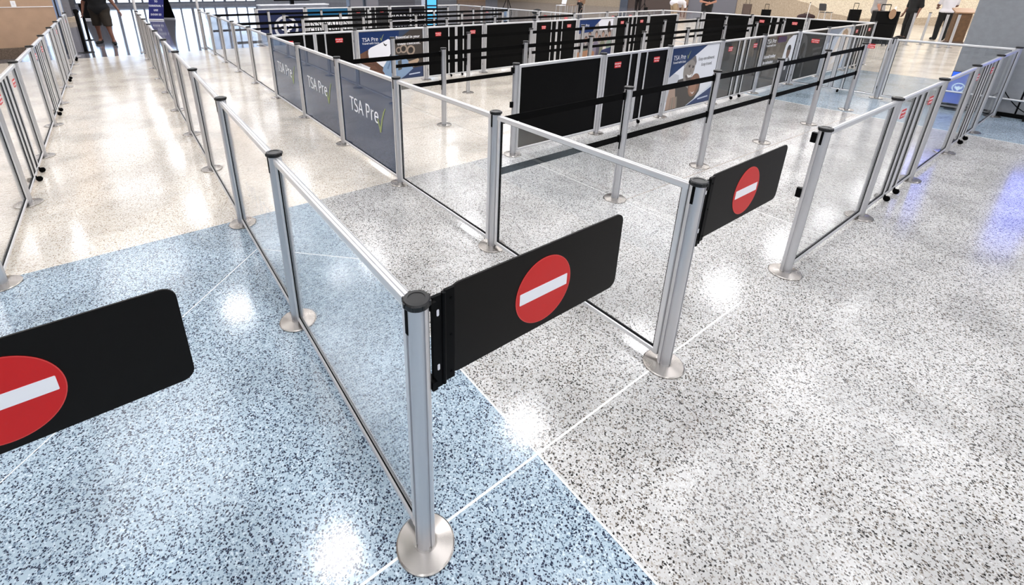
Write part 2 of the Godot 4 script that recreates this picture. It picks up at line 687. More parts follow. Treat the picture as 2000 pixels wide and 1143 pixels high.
	for uu in [0.4, -0.6, -1.6, -2.6, -3.6, -4.5]:
		rod(bar, q(uu, 6.05, 0.26), q(uu, 6.1, 0.26), 0.012)
	mi("bumper_rail", done(bar), M.alu, pil)
	var skirt := stool()
	box(skirt, (q(0.44, 6.095) + q(-4.6, 6.095)) / 2 + Vector3(0, 0.03, 0), Vector3(0.02, 0.06, 5.04 * S))
	mi("skirting", done(skirt), M.black, pil)


# ============================================================ queue furniture
const NTH := ["first", "second", "third", "fourth", "fifth", "sixth", "seventh", "eighth", "ninth", "tenth", "eleventh", "twelfth"]
const PR := 0.0325
var post_meshes := {}
var protos := {}


func make_posts() -> void:
	var o := PackedVector2Array()
	var g := []
	for k in 4:
		for i in 9:
			o.append(Vector2.from_angle(PI / 2 * k + deg_to_rad(10.0 + 70.0 * i / 8.0)) * PR)
			g.append(k + 1 if i < 8 else -1)
		for a in [80.0, 100.0]:
			o.append(Vector2.from_angle(PI / 2 * k + deg_to_rad(a)) * (PR - 0.006))
			g.append(-1)
	var st := stool()
	sweep(st, o, Vector3(0, 0.012, 0), Vector3(0, 0.984, 0), Vector3.RIGHT, Vector3.FORWARD, g)
	post_meshes.pole = done(st)
	st = stool()
	lathe(st, PackedVector2Array([Vector2(0, 0), Vector2(0.098, 0), Vector2(0.098, 0.006), Vector2(0.093, 0.0095), Vector2(0.040, 0.017), Vector2(0.0, 0.019)]), 48)
	post_meshes.base = done(st)
	st = stool()
	lathe(st, PackedVector2Array([Vector2(0, 0.978), Vector2(0.0365, 0.978), Vector2(0.0375, 0.982), Vector2(0.0375, 0.993), Vector2(0.034, 0.998), Vector2(0.024, 0.9985), Vector2(0.023, 0.9965), Vector2(0.0, 0.9965)]), 32)
	for k in 8:
		var d := Vector3(cos(TAU * k / 8), 0, sin(TAU * k / 8))
		barbox(st, d * 0.036 + Vector3(0, 0.982, 0), d * 0.036 + Vector3(0, 0.995, 0), 0.008, 0.008, 0.001, d)
	post_meshes.cap = done(st)
	st = stool()
	box(st, Vector3(-PR + 0.001, 0.72, 0), Vector3(0.005, 0.5, 0.012))
	post_meshes.long_slot = done(st)
	st = stool()
	box(st, Vector3(-PR + 0.001, 0.935, 0), Vector3(0.005, 0.08, 0.013))
	post_meshes.slot = done(st)
	st = stool()
	for y in [0.925, 0.565]:
		barbox(st, Vector3(-PR - 0.012, y - 0.03, 0), Vector3(-PR - 0.012, y + 0.03, 0), 0.032, 0.028, 0.003, Vector3.BACK)
	post_meshes.clip = done(st)


func post(u: float, v: float, label: String, group: String, clip := false) -> void:
	var key := "%.2f,%.2f" % [u, v]
	if protos.has(key):
		return
	protos[key] = true
	var t := thing("barrier_post", label, "post", q(u, v), 0.0, group)
	mi("base_plate", post_meshes.base, M.base, t)
	mi("pole", post_meshes.pole, M.alu, t)
	mi("cap", post_meshes.cap, M.cap, t)
	mi("belt_slot", post_meshes.long_slot if group == "belt posts" else post_meshes.slot, M.rubber, t)
	if clip:
		var c := mi("belt_clip", post_meshes.clip, M.black, t)
		if u == 0.0:
			c.rotation.y = -PI / 2


# a framed sheet from x0 to x1 of local x; its meshes are shared by all alike
var sheet_cache := {}


func frame_part(what: String, x0: float, x1: float) -> ArrayMesh:
	var key := "%s %.3f %.3f" % [what, x0, x1]
	if sheet_cache.has(key):
		return sheet_cache[key]
	var st := stool()
	var y0 := 0.066
	var y1 := 0.946
	match what:
		"top":
			var o := PackedVector2Array([Vector2(-0.016, 0), Vector2(0.016, 0), Vector2(0.016, 0.020), Vector2(0.0145, 0.026), Vector2(0.0090, 0.030), Vector2(0.0080, 0.0255), Vector2(0.0055, 0.0255), Vector2(0.0048, 0.031), Vector2(-0.0048, 0.031), Vector2(-0.0055, 0.0255), Vector2(-0.0080, 0.0255), Vector2(-0.0090, 0.030), Vector2(-0.0145, 0.026), Vector2(-0.016, 0.020)])
			sweep(st, o, Vector3(x0, y1, 0), Vector3(x1, y1, 0), Vector3.FORWARD, Vector3.UP)
		"bottom":
			barbox(st, Vector3(x0, 0.052, 0), Vector3(x1, 0.052, 0), 0.026, 0.028, 0.004)
		"stile":
			barbox(st, Vector3((x0 + x1) / 2, 0.040, 0), Vector3((x0 + x1) / 2, y1 + 0.012, 0), x1 - x0, 0.028, 0.003, Vector3.BACK)
		"gasket":
			var w := 0.0055
			for z in [-1, 1]:
				box(st, Vector3((x0 + x1) / 2, y0 + w / 2, z * 0.0046), Vector3(x1 - x0, w, 0.0042))
				box(st, Vector3((x0 + x1) / 2, y1 - w / 2, z * 0.0046), Vector3(x1 - x0, w, 0.0042))
				box(st, Vector3(x0 + w / 2, (y0 + y1) / 2, z * 0.0046), Vector3(w, y1 - y0 - 2 * w, 0.0042))
				box(st, Vector3(x1 - w / 2, (y0 + y1) / 2, z * 0.0046), Vector3(w, y1 - y0 - 2 * w, 0.0042))
		"pane":
			box(st, Vector3((x0 + x1) / 2, (y0 + y1) / 2, 0), Vector3(x1 - x0, y1 - y0, 0.005))
		"caster":
			ball(st, Vector3(x0, 0.026, 0.034), Vector3(0.017, 0.026, 0.026), 14)
			barbox(st, Vector3(x0, 0.04, 0.012), Vector3(x0, 0.04, 0.05), 0.024, 0.016, 0.003)
			barbox(st, Vector3(x0, 0.040, 0.020), Vector3(x0, 0.058, 0.014), 0.014, 0.010, 0.002, Vector3.BACK)
		"latch":
			for y in [0.80, 0.18]:
				box(st, Vector3(x0, y, 0), Vector3(0.010, 0.045, 0.027))
	sheet_cache[key] = done(st)
	return sheet_cache[key]


const X0 := 0.0365
const SW := 0.026


func bay(start: Vector2, along_u: bool) -> Transform3D:
	return Transform3D(Basis(Vector3.UP, PI / 2 if along_u else 0.0), q(start.x, start.y))


func panel(start: Vector2, along_u: bool, m: Material, label: String, group: String, called := "glass_barrier") -> Node3D:
	var t := thing(called, label, "panel", Vector3.ZERO, 0.0, group)
	t.transform = bay(start, along_u)
	var e := S - X0
	mi("top_rail", frame_part("top", X0 - 0.003, e + 0.003), M.rail, t)
	mi("bottom_rail", frame_part("bottom", X0, e), M.rail, t)
	mi("stile", frame_part("stile", X0, X0 + SW), M.rail, t)
	mi("stile", frame_part("stile", e - SW, e), M.rail, t)
	mi("gasket", frame_part("gasket", X0 + SW, e - SW), M.gasket, t)
	mi("pane", frame_part("pane", X0 + SW + 0.002, e - SW - 0.002), m, t)
	return t


func gate(start: Vector2, along_u: bool, m: Material, where: String, group: String, side := 1.0) -> void:
	for s in 2:
		var t := thing("swing_gate", "%s leaf, %s" % [["left-hand", "right-hand"][s], where], "gate", Vector3.ZERO, 0.0, group)
		var tr := bay(start, along_u)
		# the second leaf is the first turned about the middle of the bay
		if s == 1:
			tr = tr * Transform3D(Basis(Vector3.UP, PI), Vector3(S, 0, 0))
		t.transform = tr
		var z := side * (1.0 if s == 0 else -1.0)
		var e := S / 2 - 0.003
		var mu := e - SW - 0.128
		mi("top_rail", frame_part("top", X0 - 0.003, e), M.rail, t)
		mi("bottom_rail", frame_part("bottom", X0, e), M.rail, t)
		mi("stile", frame_part("stile", X0, X0 + SW), M.rail, t)
		mi("stile", frame_part("stile", e - SW, e), M.rail, t)
		mi("mullion", frame_part("stile", mu - SW, mu), M.rail, t)
		mi("gasket", frame_part("gasket", X0 + SW, mu - SW), M.gasket, t)
		mi("gasket", frame_part("gasket", mu, e - SW), M.gasket, t)
		mi("pane", frame_part("pane", X0 + SW + 0.002, mu - SW - 0.002), m, t)
		mi("pane", frame_part("pane", mu + 0.002, e - SW - 0.002), m, t)
		mi("latch", frame_part("latch", X0 - 0.004, 0), M.black, t)
		var c := mi("caster", frame_part("caster", e - 0.13, 0), M.rubber, t)
		if z < 0.0:
			c.rotation.y = PI
			c.position.x = 2 * (e - 0.13)
		if not sheet_cache.has("sticker"):
			var st := stool()
			sweep(st, rounded(0.125, 0.072, 0.008, 3), Vector3(0, 0, -0.0006), Vector3(0, 0, 0.0006), Vector3.RIGHT, Vector3.UP)
			sheet_cache.sticker = done(st)
			sheet_cache.line1 = words("Emergency", 0.024, font_bold, 0.0006)
			sheet_cache.line2 = words("exit only", 0.024, font_bold, 0.0006)
		var k := mi("sticker", sheet_cache.sticker, M.sticker, t, Vector3((X0 + mu) / 2, 0.83, z * 0.0033))
		k.rotation.y = 0.0 if z > 0 else PI
		mi("lettering", sheet_cache.line1, M.white, k, Vector3(0, 0.016, 0.0010))
		mi("lettering", sheet_cache.line2, M.white, k, Vector3(0, -0.016, 0.0010))


func print_on(t: Node3D, im: Image, side := 1.0) -> void:
	im.generate_mipmaps()
	var m := mat(Color(1, 1, 1), 0.3)
	m.albedo_texture = ImageTexture.create_from_image(im)
	var qm := QuadMesh.new()
	qm.size = Vector2(S - 2 * (X0 + SW + 0.006), 0.866)
	var o := mi("poster_print", qm, m, t, Vector3(S / 2, 0.506, side * 0.0034))
	o.rotation.y = 0.0 if side > 0 else PI


func letter(t: Node3D, text: String, h: float, x: float, y: float, m: Material, font: Font = null, side := 1.0, left := true) -> void:
	var w := words(text, h, font)
	w.horizontal_alignment = HORIZONTAL_ALIGNMENT_LEFT if left else HORIZONTAL_ALIGNMENT_CENTER
	var o := mi("lettering", w, m, t, Vector3(S / 2 + side * x, y, side * 0.0044))
	o.rotation.y = 0.0 if side > 0 else PI


func tick_mark(t: Node3D, x: float, y: float, h: float, m: Material, side := 1.0) -> void:
	var o := PackedVector2Array()
	var r := [Vector2(0.0, 0.45), Vector2(0.09, 0.51), Vector2(0.22, 0.21), Vector2(0.36, 0.56), Vector2(0.52, 0.83), Vector2(0.68, 1.0), Vector2(0.72, 0.98), Vector2(0.60, 0.82), Vector2(0.45, 0.54), Vector2(0.27, 0.03), Vector2(0.18, 0.0), Vector2(0.12, 0.18)]
	for p in r:
		o.append(p * h)
	var mesh := plate(o, 0.0012)
	var k := mi("tick_mark", mesh, m, t, Vector3(S / 2 + side * x, y, side * 0.0040))
	k.rotation.y = 0.0 if side > 0 else PI


func fences() -> void:
	make_posts()
	var P := func(list: Array, where: String, from_end: String):
		for i in list.size():
			post(list[i].x, list[i].y, "silver post, %s from %s of the %s" % [NTH[i], from_end, where], "posts of the queue fences", list[i] == Vector2(2, 1) or list[i] == Vector2(0, 1))
	var clear := "clear panels of the queue fences"
	var gates := "swing gates of the queue fences"
	# --- C: along the middle lane, with three navy panels
	var l := []
	for i in 11:
		l.append(Vector2(i, 0))
	P.call(l, "fence with three navy panels", "near end")
	for i in 10:
		if i in [2, 3, 4]:
			var t := panel(Vector2(i, 0), true, M.navy, "navy tinted panel with white lettering and green tick, %s of three from the camera" % NTH[i - 2], "navy panels", "navy_barrier")
			letter(t, "TSA Pre", 0.205, -0.40, 0.55, M.white, null, -1.0)
			tick_mark(t, 0.262, 0.395, 0.27, M.tick, -1.0)
		else:
			panel(Vector2(i, 0), true, M.glass, "clear panel, %s from the near end of the navy panel fence" % NTH[i], clear)
	# --- B: the fence that starts at the nearest sign arm
	l = []
	for i in 11:
		l.append(Vector2(i, -1))
	P.call(l, "fence behind the nearest red disc sign", "near end")
	for i in 10:
		var t := panel(Vector2(i, -1), true, M.glass, "clear panel, %s from the near end of the fence behind the nearest red disc" % NTH[i], clear)
		if i == 1:
			letter(t, "TSA Pre", 0.20, -0.40, 0.47, M.frost, null, 1.0)
	# --- A: left edge
	post(0.313, -2, "silver aluminium post that carries the cut-off black sign arm at the left", "posts of the queue fences")
	l = []
	for i in range(2, 11):
		l.append(Vector2(i, -2))
	P.call(l, "fence along the left edge", "near end")
	for i in range(2, 10):
		if i % 2:
			gate(Vector2(i, -2), true, M.glass, "clear gate, %s from the near end of the left edge fence" % NTH[i / 2 - 1], gates)
		else:
			panel(Vector2(i, -2), true, M.glass, "clear panel, %s from the near end of the left edge fence" % NTH[i / 2 - 1], clear)
	# --- D: right-hand fence
	l = []
	for i in range(1, 7):
		l.append(Vector2(0, i))
	P.call(l, "clear fence at the right", "near end")
	for i in range(1, 6):
		if i % 2 == 0:
			gate(Vector2(0, i), false, M.glass, "clear gate, %s from the near end of the right-hand fence" % NTH[i / 2 - 1], gates)
		else:
			panel(Vector2(0, i), false, M.glass, "clear panel, %s from the near end of the right-hand fence" % NTH[i / 2], clear)
	# --- T: near row of black panels and posters, then on to the right behind the corner
	l = []
	for i in range(1, 10):
		l.append(Vector2(2, i))
	P.call(l, "near row of black panels", "left end")
	panel(Vector2(2, 1), false, M.black_pane, "wide black panel at the left end of the near row, behind the first belts", "black panels", "black_barrier")
	gate(Vector2(2, 2), false, M.black_pane, "black gate between the wide black panel and the smiling face poster", gates)
	var t := panel(Vector2(2, 3), false, M.paper, "poster of a smiling grey-haired man with a blue corner, reading Easy enrollment", "poster panels", "poster_barrier")
	print_on(t, poster_man())
	letter(t, "TSA Pre", 0.088, -0.57, 0.81, M.white)
	tick_mark(t, -0.235, 0.775, 0.11, M.tick)
	letter(t, "Travel with Ease", 0.044, -0.57, 0.745, M.white)
	letter(t, "Easy enrollment.", 0.060, 0.08, 0.745, M.ink)
	letter(t, "Easy travel.", 0.060, 0.18, 0.66, M.ink)
	gate(Vector2(2, 4), false, M.smoke, "smoked black gate just right of the smiling face poster", gates)
	t = panel(Vector2(2, 5), false, M.smoke, "smoked poster panel with a man in a white oval, left of the corner post", "poster panels", "poster_barrier")
	var ov := plate(oval_shape(), 0.0008, 0.0026)
	mi("oval_print", ov, M.white, t, Vector3(S / 2 + 0.36, 0.50, 0))
	bust(t, Vector3(S / 2 + 0.38, 0.50, 0.0034))
	mi("purple_band", boxmesh(Vector3(0.34, 0.10, 0.001), Vector3(S / 2 + 0.02, 0.87, 0.0032)), mat(Color(0.20, 0.10, 0.30), 0.4), t)
	letter(t, "TSA Pre", 0.10, -0.56, 0.86, M.white)
	letter(t, "Travel with Ease", 0.05, -0.56, 0.79, M.white)
	letter(t, "Enroll today", 0.075, -0.56, 0.60, M.white, font_bold)
	letter(t, "in minutes", 0.075, -0.56, 0.50, M.white, font_bold)
	panel(Vector2(2, 6), false, M.black_pane, "black panel behind the corner post, seen through the clear gate at the right", "black panels", "black_barrier")
	t = panel(Vector2(2, 7), false, M.paper, "poster of a woman in white seen through the clear gate at the right", "poster panels", "poster_barrier")
	print_on(t, poster_woman())
	gate(Vector2(2, 8), false, M.black_pane, "dark gate at the right end, next to the black luggage", gates)
	# --- E: from the corner back towards the right-hand fence
	P.call([Vector2(1, 6)], "clear fence before the grey pillar", "corner")
	gate(Vector2(1, 6), true, M.glass, "clear gate running from the corner post towards the grey pillar", gates, -1.0)
	panel(Vector2(0, 6), true, M.glass, "wide clear panel in front of the grey pillar and the wooden podium", clear)
	# --- G: right-hand end of the queue, running away
	l = []
	for i in range(3, 7):
		l.append(Vector2(i, 9))
	P.call(l, "fence before the luggage", "right end")
	panel(Vector2(2, 9), true, M.black_pane, "long black panel in front of the suitcases, at the right end", "black panels", "black_barrier")
	gate(Vector2(3, 9), true, M.black_pane, "black gate in front of the upright luggage handles", gates, -1.0)
	panel(Vector2(4, 9), true, M.black_pane, "wide black panel below the man with folded arms", "black panels", "black_barrier")
	panel(Vector2(5, 9), true, M.glass, "clear panel in front of the bending man in white", clear)
	# --- H and I: the step back of the outer fence
	P.call([Vector2(6, 8), Vector2(6, 7), Vector2(6, 6)], "clear fence before the brown wall", "right end")
	panel(Vector2(6, 8), false, M.glass, "clear panel before the brown wall, right of the far clear gate", clear)
	gate(Vector2(6, 7), false, M.glass, "far clear gate below the standing person in brown trousers", gates)
	panel(Vector2(6, 6), false, M.glass, "clear panel below the seated person in black trousers", clear)
	l = []
	for i in range(7, 11):
		l.append(Vector2(i, 6))
	P.call(l, "far clear fence under the pale stone wall", "near end")
	for i in range(6, 10):
		if i % 2 == 0:
			gate(Vector2(i, 6), true, M.glass, "%s clear gate of the far fence under the pale stone wall" % ["nearer", "farther"][(i - 6) / 2], gates, -1.0)
		else:
			panel(Vector2(i, 6), true, M.glass, "%s clear panel of the far fence under the pale stone wall" % ["nearer", "farther"][(i - 7) / 2], clear)
	# --- J: the back row with the seal and the notices
	l = []
	for i in range(1, 6):
		l.append(Vector2(10, i))
	P.call(l, "rearmost row with the round seal", "left end")
	t = panel(Vector2(10, 1), false, M.blue, "dark blue panel with a round white seal at the back of the queue", "notice panels", "notice_barrier")
	seal(t)
	t = panel(Vector2(10, 2), false, M.white, "white notice panel with a teal band across its top", "notice panels", "notice_barrier")
	mi("teal_band", boxmesh(Vector3(S - 0.13, 0.20, 0.001), Vector3(S / 2, 0.845, 0.0032)), M.teal, t)
	letter(t, "INNOVATION", 0.18, 0.0, 0.52, M.ink, font_serif, 1.0, false)
	letter(t, "CHECKPOINT", 0.18, 0.0, 0.34, M.ink, font_serif, 1.0, false)
	gate(Vector2(10, 3), false, M.smoke, "smoked grey gate beside the white notice at the back", gates)
	t = panel(Vector2(10, 4), false, M.navy_board, "black notice panel with two lines of spaced white capitals at the back", "notice panels", "notice_barrier")
	mi("white_band", boxmesh(Vector3(S - 0.13, 0.025, 0.001), Vector3(S / 2, 0.50, 0.0032)), M.white, t)
	letter(t, "H A R R Y   R E I D", 0.15, 0.0, 0.70, M.white, font_bold, 1.0, false)
	letter(t, "I N T E R N A T I O N A L", 0.13, 0.0, 0.28, M.white, font_bold, 1.0, false)
	panel(Vector2(10, 5), false, M.glass, "clear panel at the right end of the rearmost row, behind the blue totem", clear)
	# --- F: far row of black panels and posters
	l = []
	for i in range(1, 9):
		l.append(Vector2(5, i))
	P.call(l, "far row of black panels", "left end")
	gate(Vector2(5, 0), false, M.black_pane, "black gate behind the navy panels, at the left end of the far row", gates)
	t = panel(Vector2(5, 1), false, M.paper, "poster of a white shoe and folded jeans with a blue corner", "poster panels", "poster_barrier")
	print_on(t, poster_shoe())
	letter(t, "TSA Pre", 0.088, -0.57, 0.81, M.white)
	tick_mark(t, -0.235, 0.775, 0.11, M.tick)
	letter(t, "Travel with Ease", 0.044, -0.57, 0.745, M.white)
	letter(t, "Essential in your", 0.062, 0.07, 0.815, M.white, font_bold)
	letter(t, "travel checklist.", 0.062, 0.10, 0.70, M.white, font_bold)
	gate(Vector2(5, 2), false, M.black_pane, "black gate right of the shoe poster in the far row", gates)
	panel(Vector2(5, 3), false, M.black_pane, "widest black panel in the middle of the far row", "black panels", "black_barrier")
	gate(Vector2(5, 4), false, M.black_pane, "black gate left of the group photo poster in the far row", gates)
	t = panel(Vector2(5, 5), false, M.paper, "poster with a photo of a group of people in the far row", "poster panels", "poster_barrier")
	print_on(t, poster_group())
	letter(t, "TSA Pre", 0.088, -0.57, 0.81, M.white)
	letter(t, "Travel with Ease", 0.044, -0.57, 0.745, M.white)
	gate(Vector2(5, 6), false, M.black_pane, "black gate right of the group photo poster in the far row", gates)
	panel(Vector2(5, 7), false, M.black_pane, "black panel at the right end of the far row", "black panels", "black_barrier")


# ============================================================ belts
func belts() -> void:
	var rows := [[1, 0, 5, "belt row nearest the camera"], [3, 0, 8, "second belt row"], [4, 1, 9, "third belt row"], [6, 1, 6, "first belt row behind the shoe poster"], [7, 0, 5, "second belt row behind the shoe poster"], [8, 1, 6, "third belt row behind the shoe poster"], [9, 0, 5, "last belt row before the round seal"]]
	for r in rows:
		for v in range(1, (6 if r[0] in [1, 6, 7, 8, 9] else 9)):
			post(r[0], v, "belt post, %s from the left in the %s" % [NTH[v - 1], r[3]], "belt posts")
	var bm := boxmesh(Vector3(S - 2 * PR - 0.008, 0.052, 0.002), Vector3(S / 2, 0, 0))
	var em := stool()
	barbox(em, Vector3(S - PR - 0.016, -0.03, 0), Vector3(S - PR - 0.016, 0.03, 0), 0.024, 0.026, 0.003, Vector3.BACK)
	var end_mesh := done(em)
	for r in rows:
		for v in range(r[1], r[2]):
			for k in 2:
				var t := thing("retractable_belt", "%s belt, %s span from the left in the %s" % [["upper", "lower"][k], NTH[v - r[1]], r[3]], "belt", q(r[0], v, [0.925, 0.565][k]), 0.0, "black queue belts")
				mi("webbing", bm, M.belt, t)
				mi("end_clip", end_mesh, M.black, t)


# ============================================================ no-entry arms
func sign_arms() -> void:
	var brd := plate(rounded(0.765, 0.315, 0.035), 0.006, -0.003)
	var dsc := stool()
	sweep(dsc, circle(0.124, 64), Vector3(0, 0, 0.003), Vector3(0, 0, 0.0045), Vector3.RIGHT, Vector3.UP)
	var disc := done(dsc)
	var bar := plate(rounded(0.214, 0.043, 0.002, 2), 0.0008, 0.0045)
	var rim := stool()
	for i in 64:
		var a := TAU * i / 64
		var b := TAU * (i + 1) / 64
		quad(rim, Vector3(cos(a) * 0.1215, sin(a) * 0.1215, 0.0046), Vector3(cos(a) * 0.124, sin(a) * 0.124, 0.0046), Vector3(cos(b) * 0.124, sin(b) * 0.124, 0.0046), Vector3(cos(b) * 0.1215, sin(b) * 0.1215, 0.0046))
	var rim_mesh := done(rim)
	var hp := stool()
	barbox(hp, Vector3(0.056, 0.665, 0.006), Vector3(0.056, 0.985, 0.006), 0.034, 0.010, 0.002, Vector3.BACK)
	barbox(hp, Vector3(0.098, 0.675, 0.006), Vector3(0.098, 0.992, 0.006), 0.034, 0.010, 0.002, Vector3.BACK)
	rod(hp, Vector3(0.077, 0.67, 0.010), Vector3(0.077, 0.99, 0.010), 0.007, 12)
	box(hp, Vector3(0.038, 0.965, 0.0), Vector3(0.016, 0.03, 0.05))
	box(hp, Vector3(0.038, 0.69, 0.0), Vector3(0.016, 0.03, 0.05))
	var hinge := done(hp)
	var sc := stool()
	for y in [0.70, 0.835, 0.955]:
		lathe(sc, PackedVector2Array([Vector2(0.0045, 0), Vector2(0.0045, 0.002), Vector2(0, 0.003)]), 10)
	var dots := [Vector2(0.058, 0.93), Vector2(0.058, 0.74)]
	var scr := stool()
	rod(scr, Vector3(0.102, 0.70, 0.010), Vector3(0.102, 0.70, 0.013), 0.004, 10)
	rod(scr, Vector3(0.102, 0.835, 0.010), Vector3(0.102, 0.835, 0.013), 0.004, 10)
	rod(scr, Vector3(0.102, 0.96, 0.010), Vector3(0.102, 0.96, 0.013), 0.004, 10)
	var screws := done(scr)
	for s in [[0.0, -1.0, "black no-entry sign arm with red disc on the nearest post, in the middle"], [0.0, 0.0, "farther black no-entry sign arm with red disc, on the second post to the right"], [0.313, -2.0, "black no-entry sign arm with its red disc cut off at the left edge"]]:
		var t := thing("sign_arm", s[2], "sign", q(s[0], s[1]), 0.0, "no-entry sign arms")
		mi("board", brd, M.board, t, Vector3(0.4825, 0.8375, 0))
		var d := mi("disc", disc, M.red, t, Vector3(0.475, 0.8275, 0))
		mi("white_bar", bar, M.white, d)
		mi("disc_rim", rim_mesh, mat(Color(0.85, 0.28, 0.26), 0.45), d)
		var h := mi("hinge", hinge, M.black, t)
		mi("screw", screws, M.rubber, h)
		for p in dots:
			mi("hinge_slot", plate(rounded(0.008, 0.022, 0.0035, 3), 0.0006, 0.0112), M.paper, h, Vector3(p.x, p.y, 0))


# ============================================================ poster prints (flat pictures on sheets)
const PW := 560
const PH := 384


func fill_poly(im: Image, pts: Array, c: Color) -> void:
	var n := pts.size()
	for y in im.get_height():
		var fy := (y + 0.5) / im.get_height()
		var xs := []
		for i in n:
			var a: Vector2 = pts[i]
			var b: Vector2 = pts[(i + 1) % n]
			if (a.y <= fy) != (b.y <= fy):
				xs.append(a.x + (fy - a.y) / (b.y - a.y) * (b.x - a.x))
		xs.sort()
		for k in range(0, xs.size() - 1, 2):
			var x0 := clampi(int(xs[k] * im.get_width()), 0, im.get_width())
			var x1 := clampi(int(xs[k + 1] * im.get_width()), 0, im.get_width())
			if x1 > x0:
				im.fill_rect(Rect2i(x0, y, x1 - x0, 1), c)


func fill_oval(im: Image, cx: float, cy: float, rx: float, ry: float, c: Color, tilt := 0.0) -> void:
	var p := []
	for i in 28:
		var d := Vector2(cos(TAU * i / 28) * rx, sin(TAU * i / 28) * ry * 0.686).rotated(tilt)
		p.append(Vector2(cx + d.x, cy + d.y / 0.686))
	fill_poly(im, p, c)


func pp(a: Array) -> Array:
	var o := []
	for i in range(0, a.size(), 2):
		o.append(Vector2(a[i], a[i + 1]))
	return o


func sheet_image(c: Color) -> Image:
	var im := Image.create_empty(PW, PH, false, Image.FORMAT_RGB8)
	im.fill(c)
	return im


func poster_man() -> Image:
	var im := sheet_image(Color(0.93, 0.94, 0.96))
	# jacket, arm and hand, then the head with grey hair
	fill_poly(im, pp([0.0, 0.44, 0.10, 0.40, 0.20, 0.44, 0.24, 0.60, 0.22, 0.74, 0.16, 0.84, 0.0, 0.86]), Color(0.80, 0.81, 0.83))
	fill_poly(im, pp([0.20, 0.52, 0.36, 0.50, 0.62, 0.52, 0.70, 0.60, 0.70, 0.78, 0.60, 0.92, 0.50, 1.0, 0.16, 1.0, 0.12, 0.80]), Color(0.31, 0.29, 0.26))
	fill_poly(im, pp([0.30, 0.50, 0.42, 0.56, 0.44, 0.70, 0.34, 0.62]), Color(0.62, 0.60, 0.57))
	fill_oval(im, 0.40, 0.36, 0.115, 0.22, Color(0.60, 0.57, 0.54), 0.25)
	fill_poly(im, pp([0.285, 0.37, 0.285, 0.27, 0.335, 0.17, 0.42, 0.12, 0.50, 0.165, 0.535, 0.26, 0.525, 0.32, 0.49, 0.255, 0.44, 0.21, 0.37, 0.23, 0.315, 0.31]), Color(0.47, 0.45, 0.44))
	fill_poly(im, pp([0.27, 0.30, 0.33, 0.19, 0.42, 0.13, 0.46, 0.15, 0.36, 0.22, 0.30, 0.34]), Color(0.72, 0.71, 0.70))
	fill_oval(im, 0.395, 0.325, 0.018, 0.014, Color(0.18, 0.15, 0.14))
	fill_oval(im, 0.475, 0.345, 0.018, 0.014, Color(0.18, 0.15, 0.14))
	fill_poly(im, pp([0.37, 0.30, 0.42, 0.295, 0.42, 0.31, 0.37, 0.315]), Color(0.28, 0.25, 0.24))
	fill_poly(im, pp([0.455, 0.315, 0.50, 0.325, 0.50, 0.34, 0.455, 0.328]), Color(0.28, 0.25, 0.24))
	fill_poly(im, pp([0.435, 0.34, 0.455, 0.42, 0.42, 0.425]), Color(0.50, 0.46, 0.43))
	fill_poly(im, pp([0.36, 0.45, 0.43, 0.475, 0.48, 0.455, 0.46, 0.51, 0.40, 0.51]), Color(0.95, 0.94, 0.93))
	fill_poly(im, pp([0.33, 0.47, 0.36, 0.45, 0.40, 0.51, 0.46, 0.51, 0.45, 0.57, 0.38, 0.57]), Color(0.42, 0.38, 0.35))
	# a second head in front, blurred brown
	fill_oval(im, 0.56, 0.66, 0.12, 0.20, Color(0.55, 0.40, 0.31), 0.2)
	fill_oval(im, 0.545, 0.68, 0.075, 0.14, Color(0.66, 0.50, 0.40), 0.2)
	fill_poly(im, pp([0.50, 0.76, 0.55, 0.79, 0.60, 0.77, 0.56, 0.82]), Color(0.93, 0.9, 0.88))
	# his left forearm and hand with spread fingers
	fill_poly(im, pp([0.06, 0.60, 0.16, 0.60, 0.19, 0.78, 0.24, 0.88, 0.24, 1.0, 0.02, 1.0, 0.03, 0.80]), Color(0.70, 0.60, 0.53))
	for k in 4:
		fill_poly(im, pp([0.10 + 0.035 * k, 0.80, 0.13 + 0.035 * k, 0.80, 0.125 + 0.045 * k, 1.0, 0.095 + 0.045 * k, 1.0]), Color(0.62 - 0.05 * (k % 2), 0.53, 0.47))
	# blue corners
	fill_poly(im, pp([0, 0, 0.72, 0, 0.0, 0.46]), Color(0.09, 0.20, 0.38))
	fill_poly(im, pp([0, 0, 0.30, 0, 0.0, 0.40]), Color(0.07, 0.17, 0.34))
	fill_poly(im, pp([1, 0.74, 1, 1, 0.46, 1]), Color(0.15, 0.24, 0.42))
	fill_poly(im, pp([0.98, 0.70, 1, 0.70, 1, 0.74, 0.46, 1.0, 0.44, 1.0]), Color(0.85, 0.88, 0.92))
	fill_poly(im, pp([0.70, 0.915, 0.93, 0.90, 0.93, 0.925, 0.70, 0.94]), Color(0.8, 0.84, 0.9))
	return im


